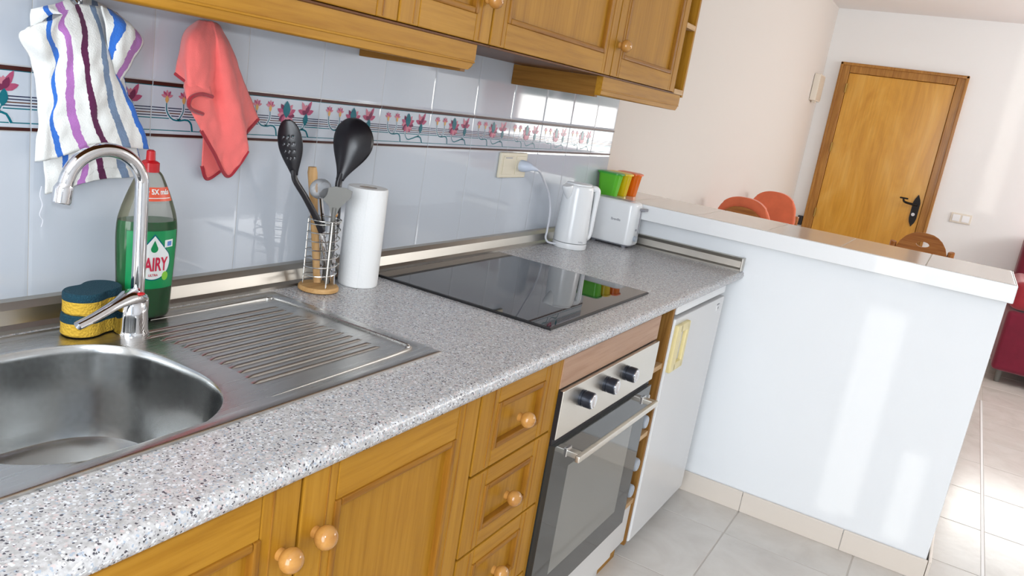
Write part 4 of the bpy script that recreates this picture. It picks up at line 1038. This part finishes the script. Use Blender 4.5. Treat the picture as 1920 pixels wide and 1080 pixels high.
def label_patch(name, outline, m, lift, parent, n=1):
    """flat print wrapped on the bottle: outline in (u, h), triangulated on a fine grid"""
    bm = new(); vs = [bm.verts.new((a, b, 0)) for a, b in outline]; bm.faces.new(vs)
    us = [a for a, b in outline]; lo, hi = min(us), max(us); k = max(2, int((hi-lo)/0.006))
    for i in range(1, k):
        bmesh.ops.bisect_plane(bm, geom=bm.verts[:]+bm.edges[:]+bm.faces[:], plane_co=(lo+(hi-lo)*i/k, 0, 0), plane_no=(1, 0, 0))
    hs = [b for a, b in outline]; lo, hi = min(hs), max(hs); k = max(2, int((hi-lo)/0.012))
    for i in range(1, k):
        bmesh.ops.bisect_plane(bm, geom=bm.verts[:]+bm.edges[:]+bm.faces[:], plane_co=(0, lo+(hi-lo)*i/k, 0), plane_no=(0, 1, 0))
    for v in bm.verts: v.co = on_bottle(v.co.x, v.co.y, lift)
    return obj(name, bm, m, parent, 60)
def ell(cx, cy, a, b, n=32): return [(cx+a*math.cos(2*PI*k/n), cy+b*math.sin(2*PI*k/n)) for k in range(n)]
LC = 0.0
lab = label_patch('label', [(-0.040, 0.056), (0.041, 0.056), (0.043, 0.10), (0.043, 0.157), (-0.042, 0.157)], M['label_green'], 0.0008, bo)
def emblem(cx, cy, a, b, tip, n=40):
    p = []
    for k in range(n+1):
        t = math.radians(152+236*k/n); p.append((cx+a*math.cos(t), cy+b*math.sin(t)))
    p.append((cx, tip)); return p
label_patch('emblem_edge', emblem(LC, 0.1035, 0.0310, 0.0325, 0.1525), M['p_teal'], 0.0011, lab)
label_patch('emblem', emblem(LC, 0.1035, 0.0295, 0.0305, 0.1490), M['label_white'], 0.0014, lab)
label_patch('drop', emblem(LC, 0.1265, 0.0062, 0.0062, 0.1415), M['label_green'], 0.0018, lab)
label_patch('leaf_mark', ell(LC+0.022, 0.078, 0.006, 0.008, 14), M['lime'], 0.0018, lab)
label_patch('small_tag', [(LC+0.018, 0.128), (LC+0.034, 0.129), (LC+0.034, 0.142), (LC+0.018, 0.141)], M['label_white'], 0.0017, lab)
label_patch('small_tag_print', [(LC+0.023, 0.1305), (LC+0.031, 0.131), (LC+0.031, 0.139), (LC+0.023, 0.1385)], M['print_blue'], 0.0020, lab)
def wrap_text(s, size, cu, ch, m, lift, parent, sx=1.0, bold=0.0):
    bm = text_bm(s, size, 0.0, bold, 0, sx)
    bmesh.ops.subdivide_edges(bm, edges=[e for e in bm.edges if e.calc_length() > 0.006], cuts=2)
    for v in bm.verts: v.co = on_bottle(cu+v.co.x, ch+v.co.y, lift)
    return obj('lettering', bm, m, parent, 0)
wrap_text('FAIRY', 0.0325, LC, 0.0985, M['label_red'], 0.0022, lab, 0.58, 0.0009)
wrap_text('ULTRA', 0.006, LC, 0.0805, M['label_red'], 0.0021, lab, 0.9, 0.0001)
nk = label_patch('neck_label', [(-0.024, 0.2065), (0.033, 0.2065), (0.027, 0.2290), (-0.018, 0.2290)], M['label_orange'], 0.0009, bo)
wrap_text('+ 5X más', 0.0115, 0.006, 0.2215, M['label_white'], 0.0016, nk, 0.9, 0.0004)
label_patch('print_line', [(-0.018, 0.2110), (0.029, 0.2110), (0.029, 0.2122), (-0.018, 0.2122)], M['label_white'], 0.0015, nk)

# ================================================================== sponges
def peanut(n=48):
    p = []
    for k in range(n):
        a = 2*PI*k/n; r = 0.043+0.012*math.cos(2*a)-0.006*max(0, math.sin(a))**4-0.002*max(0, -math.sin(a))**4
        p.append((r*math.cos(a)*1.06, r*math.sin(a)*1.05))
    return [(x*0.9, y*0.9) for x, y in p]
def sponge(cx, cy, z0, ang, label):
    t = thing('sponge', label, 'sponge', (cx, cy, z0), 'stacked washing-up sponges')
    c, s = math.cos(ang), math.sin(ang)
    O = lambda k: [(cx+k*(x*c-y*s), cy+k*(x*s+y*c)) for x, y in peanut()]
    bm = new(); stack(bm, [(O(0.95), z0), (O(1.0), z0+0.003), (O(0.99), z0+0.013), (O(1.0), z0+0.0215)]); obj('sponge_layer', bm, M['sponge'], t)
    bm = new(); stack(bm, [(O(1.0), z0+0.0215), (O(1.012), z0+0.024), (O(1.0), z0+0.0325), (O(0.96), z0+0.0345)]); obj('scourer', bm, M['scour'], t)
sponge(-0.536, -0.084, SZ+0.0012, 0.30, 'lower of two stacked yellow and teal sponges behind the tap')
sponge(-0.534, -0.082, SZ+0.0359, 0.36, 'upper of two stacked yellow and teal sponges behind the tap')

# ================================================================== cloths hanging under the pelmet
TOWEL_FRONT = [[(-0.622,-0.05,1.334),(-0.626,-0.035,1.321),(-0.607,-0.03,1.287),(-0.597,-0.03,1.236),(-0.595,-0.03,1.203),(-0.598,-0.028,1.167),(-0.598,-0.028,1.141)],[(-0.609,-0.05,1.343),(-0.619,-0.06,1.317),(-0.597,-0.05,1.29),(-0.59,-0.04,1.257),(-0.589,-0.035,1.215),(-0.587,-0.035,1.176),(-0.584,-0.035,1.145)],[(-0.597,-0.055,1.348),(-0.601,-0.06,1.325),(-0.582,-0.05,1.297),(-0.584,-0.045,1.267),(-0.577,-0.04,1.228),(-0.581,-0.038,1.202),(-0.572,-0.036,1.174),(-0.565,-0.036,1.15)],[(-0.571,-0.05,1.362),(-0.581,-0.055,1.346),(-0.573,-0.06,1.331),(-0.569,-0.06,1.302),(-0.562,-0.05,1.247),(-0.551,-0.045,1.208),(-0.532,-0.042,1.165)],[(-0.55,-0.04,1.377),(-0.547,-0.055,1.351),(-0.549,-0.065,1.305),(-0.536,-0.06,1.256),(-0.522,-0.05,1.216),(-0.514,-0.05,1.193),(-0.502,-0.048,1.176)],[(-0.525,-0.04,1.38),(-0.516,-0.055,1.336),(-0.513,-0.06,1.295),(-0.495,-0.05,1.241),(-0.475,-0.045,1.2),(-0.461,-0.045,1.169)],[(-0.5,-0.035,1.381),(-0.495,-0.045,1.321),(-0.482,-0.045,1.279),(-0.452,-0.04,1.234),(-0.43,-0.036,1.197),(-0.417,-0.036,1.165)],[(-0.491,-0.03,1.381),(-0.482,-0.035,1.321),(-0.464,-0.03,1.27),(-0.443,-0.03,1.236),(-0.421,-0.028,1.197),(-0.406,-0.028,1.165)]]
TOWEL_FLAP = [[(-0.516,-0.05,1.382),(-0.516,-0.06,1.359),(-0.511,-0.06,1.337),(-0.505,-0.055,1.318)],[(-0.501,-0.045,1.379),(-0.495,-0.065,1.362),(-0.503,-0.062,1.339),(-0.504,-0.056,1.318)],[(-0.49,-0.04,1.377),(-0.472,-0.06,1.357),(-0.486,-0.06,1.321),(-0.489,-0.05,1.288)],[(-0.481,-0.035,1.376),(-0.452,-0.05,1.347),(-0.463,-0.05,1.317),(-0.481,-0.045,1.281)],[(-0.476,-0.03,1.375),(-0.439,-0.04,1.344),(-0.451,-0.04,1.311),(-0.472,-0.038,1.271)]]
TOWEL_BACK = [[(-0.595,-0.012,1.358),(-0.588,-0.012,1.24),(-0.577,-0.014,1.142),(-0.575,-0.014,1.088)],[(-0.575,-0.014,1.367),(-0.568,-0.016,1.27),(-0.547,-0.02,1.143),(-0.552,-0.02,1.106),(-0.554,-0.02,1.094)],[(-0.547,-0.014,1.377),(-0.539,-0.016,1.273),(-0.517,-0.022,1.144),(-0.521,-0.022,1.109),(-0.522,-0.022,1.105)],[(-0.529,-0.014,1.385),(-0.515,-0.016,1.275),(-0.494,-0.022,1.144),(-0.49,-0.022,1.129),(-0.484,-0.022,1.112)],[(-0.506,-0.014,1.389),(-0.49,-0.016,1.278),(-0.456,-0.02,1.147),(-0.45,-0.02,1.129),(-0.444,-0.02,1.114)],[(-0.472,-0.012,1.378),(-0.45,-0.014,1.282),(-0.416,-0.014,1.156),(-0.411,-0.014,1.134),(-0.405,-0.014,1.116)]]
TOWEL_TOPFLAP = [[(-0.603,-0.02,1.36),(-0.604,-0.02,1.347),(-0.603,-0.022,1.331)],[(-0.588,-0.03,1.367),(-0.59,-0.035,1.363),(-0.583,-0.035,1.357)],[(-0.57,-0.03,1.374),(-0.571,-0.04,1.364),(-0.568,-0.045,1.361)],[(-0.551,-0.025,1.385),(-0.551,-0.035,1.378),(-0.548,-0.04,1.375)]]
CORAL_FRONT = [[(-0.318,-0.02,1.387),(-0.344,-0.022,1.366),(-0.354,-0.024,1.329),(-0.358,-0.022,1.294)],[(-0.321,-0.03,1.389),(-0.358,-0.05,1.36),(-0.363,-0.05,1.325),(-0.354,-0.045,1.284)],[(-0.32,-0.035,1.389),(-0.357,-0.06,1.356),(-0.358,-0.06,1.303),(-0.352,-0.055,1.246)],[(-0.318,-0.04,1.39),(-0.348,-0.065,1.349),(-0.341,-0.06,1.29),(-0.325,-0.05,1.232),(-0.316,-0.045,1.202)],[(-0.313,-0.04,1.39),(-0.327,-0.06,1.348),(-0.318,-0.055,1.282),(-0.295,-0.045,1.22),(-0.282,-0.042,1.162)],[(-0.307,-0.04,1.391),(-0.304,-0.05,1.35),(-0.288,-0.04,1.277),(-0.267,-0.04,1.201),(-0.243,-0.035,1.118)],[(-0.301,-0.04,1.39),(-0.297,-0.055,1.348),(-0.279,-0.055,1.279),(-0.25,-0.05,1.204),(-0.22,-0.04,1.141)],[(-0.293,-0.035,1.39),(-0.287,-0.055,1.35),(-0.266,-0.06,1.281),(-0.233,-0.055,1.218),(-0.206,-0.045,1.168)],[(-0.284,-0.03,1.389),(-0.271,-0.045,1.351),(-0.246,-0.045,1.3),(-0.218,-0.04,1.243),(-0.205,-0.035,1.201)],[(-0.272,-0.02,1.387),(-0.241,-0.025,1.346),(-0.219,-0.025,1.307),(-0.188,-0.022,1.263),(-0.164,-0.02,1.227)]]
CORAL_BACK = [[(-0.294,-0.012,1.35),(-0.285,-0.012,1.241),(-0.284,-0.014,1.133)],[(-0.275,-0.012,1.353),(-0.269,-0.012,1.236),(-0.27,-0.014,1.109)],[(-0.251,-0.012,1.356),(-0.249,-0.012,1.237),(-0.237,-0.014,1.126)],[(-0.239,-0.012,1.357),(-0.228,-0.012,1.239),(-0.213,-0.014,1.145)]]
CURL = [(-0.319,-0.05,1.232),(-0.35,-0.062,1.238),(-0.365,-0.07,1.247),(-0.361,-0.07,1.26),(-0.339,-0.066,1.267),(-0.309,-0.06,1.264)]

tw = thing('tea_towel', 'white tea towel with blue, pink, maroon and grey stripes hung above the sink', 'towel', (-0.52, -0.03, 1.38))
def towel_sheet(name, cols, us, nu=70, nv=50):
    bm = new(); uvl = bm.loops.layers.uv.new('UVMap'); loft(bm, cols, nu, nv, 0, uvl, us, 0.004)
    return solidify(obj(name, bm, M['towel'], tw, 60), 0.003)
towel_sheet('front_fold', TOWEL_FRONT, [0.0, 0.14, 0.285, 0.428, 0.571, 0.714, 0.857, 0.905])
towel_sheet('side_fold', TOWEL_FLAP, [0.80, 0.857, 0.91, 0.955, 1.0], 40, 30)
towel_sheet('back_fold', TOWEL_BACK, [0.1, 0.285, 0.428, 0.571, 0.714, 0.84], 50, 40)
towel_sheet('top_fold', TOWEL_TOPFLAP, [0.13, 0.285, 0.428, 0.5], 30, 20)
bm = new(); tube(bm, [(-0.578, -0.012, 1.10), (-0.579, -0.010, 1.085), (-0.575, -0.010, 1.07), (-0.579, -0.010, 1.055), (-0.574, -0.010, 1.045), (-0.576, -0.010, 1.035)], 0.0008, 5, smoothn=30); obj('loose_thread', bm, M['cord'], tw)
hk = thing('hook', 'small hook behind the striped tea towel, under the pelmet', 'hook', (-0.535, 0, 1.375))
bm = new(); tube(bm, [(-0.535, 0.001, 1.385), (-0.535, -0.012, 1.385), (-0.535, -0.026, 1.378), (-0.535, -0.030, 1.392)], 0.003, 8, smoothn=16); obj('hook_arm', bm, M['chrome'], hk)

co = thing('cleaning_cloth', 'coral red microfibre cloth with dark red hem hanging by a corner', 'cloth', (-0.28, -0.03, 1.39))
bm = new(); loft(bm, CORAL_FRONT, 70, 46, ripple=0.003); solidify(obj('front_fold', bm, M['coral'], co, 60), 0.0025)
bm = new(); loft(bm, CORAL_BACK, 24, 30); solidify(obj('back_fold', bm, M['coral'], co, 60), 0.0025)
ends = [c[-1] for c in CORAL_FRONT]
bends = [c[-1] for c in CORAL_BACK][:3]
for seg in (ends[:2], ends[3:8], ends[8:10], bends, CURL):
    bm = new(); tube(bm, seg, 0.0036, 6, smoothn=8*len(seg)); obj('hem', bm, M['coral_hem'], co)
bm = new(); top = spline(CURL, 24)
A = [bm.verts.new(p) for p in top]; B = [bm.verts.new(p+Vector((0.004, 0.020, 0.028))) for p in top]
for i in range(23): bm.faces.new((A[i], A[i+1], B[i+1], B[i]))
solidify(obj('curled_edge', bm, M['coral'], co, 60), 0.002)
hk = thing('hook', 'small hook hidden inside the coral cloth, under the pelmet', 'hook', (-0.29, 0, 1.38))
bm = new(); tube(bm, [(-0.29, 0.001, 1.385), (-0.29, -0.010, 1.385), (-0.29, -0.020, 1.378), (-0.29, -0.023, 1.388)], 0.003, 8, smoothn=16); obj('hook_arm', bm, M['chrome'], hk)

# ================================================================== the dining and living end
it = thing('door_phone', 'ivory door phone box on the left wall near the front door', 'intercom', (5.37, 0, 1.76))
bm = new(); box(bm, (5.27, -0.042, 1.665), (5.47, 0.004, 1.865), 0.006); obj('housing', bm, M['cream2'], it)
bm = new(); box(bm, (5.28, -0.0455, 1.675), (5.46, -0.0415, 1.855), 0.003); obj('front_cover', bm, mat('shaded_ivory_cover', (0.66, 0.58, 0.47), 0.5), it)  # darker copy of the ivory, shade of this face put into its colour
bm = new(); box(bm, (5.34, -0.03, 1.652), (5.39, -0.004, 1.667), 0.003); obj('bottom_button', bm, M['cream2'], it)
sw = thing('light_switch', 'ivory double light switch on the wall right of the front door', 'switch', (XR, -1.215, 0.985))
bm = new(); box(bm, (XR-0.010, -1.285, 0.945), (XR, -1.145, 1.018), 0.004); obj('plate', bm, M['cream2'], sw)
for y in (-1.247, -1.183):
    bm = new(); box(bm, (XR-0.0135, y-0.025, 0.957), (XR-0.009, y+0.025, 1.006), 0.0015); obj('rocker', bm, M['plastic_white'], sw)
bm = new(); box(bm, (XR-0.030, -0.109, 0.69), (XR-0.001, -0.068, 0.765), 0.005)
bk = obj('wall_box', bm, M['black']); tag(bk, 'small black box on the wall just left of the front door frame', 'box')
bm = new(); box(bm, (XR-0.034, -0.105, 0.70), (XR-0.0295, -0.072, 0.755), 0.0015); obj('cover', bm, M['black'], bk)

def chair(x, y, ang, label, pad):
    """rustic chair; local +y is the way the sitter looks"""
    t = thing('dining_chair', label, 'chair', (0, 0, 0), 'dining chairs beyond the half wall')
    for sx_ in (-0.145, 0.145):
        bm = new(); tube(bm, [(sx_*0.96, -0.17, 0.44), (sx_, -0.20, 0.66), (sx_*1.04, -0.225, 0.865), (sx_*1.04, -0.227, 0.88)], [0.017, 0.018, 0.018, 0.014], 8, smoothn=12); obj('back_post', bm, M['chair_wood'], t)
    bm = new(); outer, inner = [], []
    n = 22
    for k in range(n+1):
        u = -1+2*k/n; outer.append((0.142*u, 0.805+0.16*math.sqrt(max(0, 1-abs(u)**2.4))))
    poly = outer[::-1]+[(-0.142, 0.74), (0.142, 0.74)][:2]
    # board with an oval hand hole
    hole = [(0.034*math.cos(2*PI*k/20), 0.898+0.016*math.sin(2*PI*k/20)) for k in range(20)]
    rim = []
    for k in range(20):
        a = 2*PI*k/20; c, s = math.cos(a), math.sin(a)
        d = 0.3
        while d > 0.01:
            px_, pz_ = d*c, 0.898+d*s
            if abs(px_) <= 0.142 and pz_ >= 0.74 and pz_ <= 0.805+0.16*math.sqrt(max(0, 1-abs(px_/0.142)**2.4)): break
            d -= 0.002
        rim.append((d*c, 0.898+d*s))
    def yb(zz): return -0.20-0.16*(zz-0.66)
    R = []
    for pl_, dy in ((hole, 0.009), (rim, 0.009), (rim, -0.009), (hole, -0.009)): R.append([bm.verts.new((a, yb(b)+dy, b)) for a, b in pl_])
    for i in range(4):
        a, b = R[i], R[(i+1) % 4]
        for k in range(20): bm.faces.new((a[k], a[(k+1) % 20], b[(k+1) % 20], b[k]))
    obj('crest_board', bm, M['chair_wood'], t)
    bm = new(); box(bm, (-0.19, -0.19, 0.435), (0.19, 0.19, 0.46), 0.01); obj('seat', bm, M['chair_wood'], t)
    for lx, ly in ((-0.15, -0.15), (0.15, -0.15), (-0.15, 0.15), (0.15, 0.15)):
        bm = new(); tube(bm, [(lx*1.15, ly*1.15, 0.0), (lx*1.08, ly*1.08, 0.22), (lx, ly, 0.437)], [0.015, 0.021, 0.017], 8, smoothn=8); obj('leg', bm, M['chair_wood'], t)
    if pad:
        bm = new(); pts = []
        for k in range(n+1):
            u = -1+2*k/n; pts.append((0.155*u, pad-0.16+0.16*math.sqrt(max(0, 1-abs(u)**2.6))))
        stack_ = []
        poly = pts+[(0.155, 0.60), (-0.155, 0.60)]
        A = [bm.verts.new((a, yb(b)+0.014, b)) for a, b in poly]; B = [bm.verts.new((a, yb(b)+0.055, b)) for a, b in poly]
        bm.faces.new(A); bm.faces.new(B[::-1])
        for i in range(len(A)): bm.faces.new((A[i], A[(i+1) % len(A)], B[(i+1) % len(A)], B[i]))
        es = [e for e in bm.edges if len(e.link_faces) == 2 and any(len(f.verts) > 4 for f in e.link_faces)]
        bmesh.ops.bevel(bm, geom=es, offset=0.014, segments=3, affect='EDGES', profile=0.5)
        obj('back_cushion', bm, M['orange_fabric'], t)
        bm = new(); box(bm, (-0.185, -0.155, 0.46), (0.185, 0.19, 0.495), 0.014); obj('seat_cushion', bm, M['orange_fabric'], t)
    t.location = (x, y, 0); t.rotation_euler = (0, 0, ang)
    return t
chair(3.30, -0.215, -PI/2, 'wooden chair with orange back cushion nearest the half wall', 1.015)
chair(3.80, -0.175, PI/2, 'orange cushioned chair behind the other, closer to the front door', 1.015)
chair(4.02, -1.075, -PI/2, 'bare brown wooden chair with a hand hole, in front of the front door', 0)

so = thing('sofa', 'crimson fabric sofa at the right beyond the half wall', 'sofa', (5.15, -2.5, 0))
sx0, sx1, sy0, sy1 = 4.84, 5.58, -3.35, -1.635
bm = new(); box(bm, (sx0, sy0, 0.085), (sx1, sy1, 0.50), 0.03, 0, 3); obj('base', bm, M['sofa'], so)
for yy in ((sy1-0.20, sy1+0.012), (sy0-0.012, sy0+0.20)):
    bm = new(); box(bm, (sx0-0.015, yy[0], 0.505), (sx1-0.05, yy[1], 0.70), 0.06, 0, 4); obj('arm', bm, M['sofa_lit'], so)
bm = new(); box(bm, (sx1-0.22, sy0, 0.50), (sx1, sy1-0.005, 0.965), 0.05, 0, 4); obj('backrest', bm, M['sofa'], so)
for a, b in ((sy0+0.205, -2.50), (-2.49, sy1-0.205)):
    bm = new(); box(bm, (sx0-0.01, a, 0.503), (sx1-0.225, b, 0.60), 0.035, 0, 3); obj('seat_cushion', bm, M['sofa_lit'], so)
for x in (sx0+0.06, sx1-0.06):
    for y in (sy0+0.08, sy1-0.06):
        bm = new(); lathe(bm, [(0.016, 0), (0.022, 0.086)], (x, y), 12); obj('foot', bm, M['grey_metal'], so)

# outside the window of the far wall (seen only as a reflection)
bm = new(); box(bm, (7.2, -5.5, -0.1), (7.35, 0.5, 1.12), 0.01); struct(obj('wall_terrace', bm, M['terrace']))
bm = new()
for k in range(60):
    sphere(bm, (7.9+0.4*random.random(), -5.3+0.1*k, 1.2+0.7*random.random()), 0.34+0.12*random.random(), 0, 8, 6)
hd_ = obj('hedge', bm, M['leaf']); tag(hd_, 'green hedge outside beyond the terrace wall', 'hedge'); hd_['kind'] = 'stuff'

cu_ = new(); cols = []
for k in range(15):
    y = -3.08+0.03*k; d = 0.025*(1 if k % 2 else -1); cols.append([(XR-0.06+d, y, 2.12), (XR-0.06+d*1.2, y, 1.5), (XR-0.06+d*1.3, y, 1.0)])
loft(cu_, cols, 57, 12)
ct = obj('curtain', cu_, M['curtain'], smooth=60); solidify(ct, 0.003); tag(ct, 'salmon curtain at the window behind the sofa', 'curtain')
rd = new(); tube(rd, [(XR-0.06, -3.2, 2.135), (XR-0.06, -1.85, 2.135)], 0.012, 10); ro_ = obj('curtain_rod', rd, M['chair_wood']); tag(ro_, 'wooden curtain rod above the window behind the sofa', 'rod')
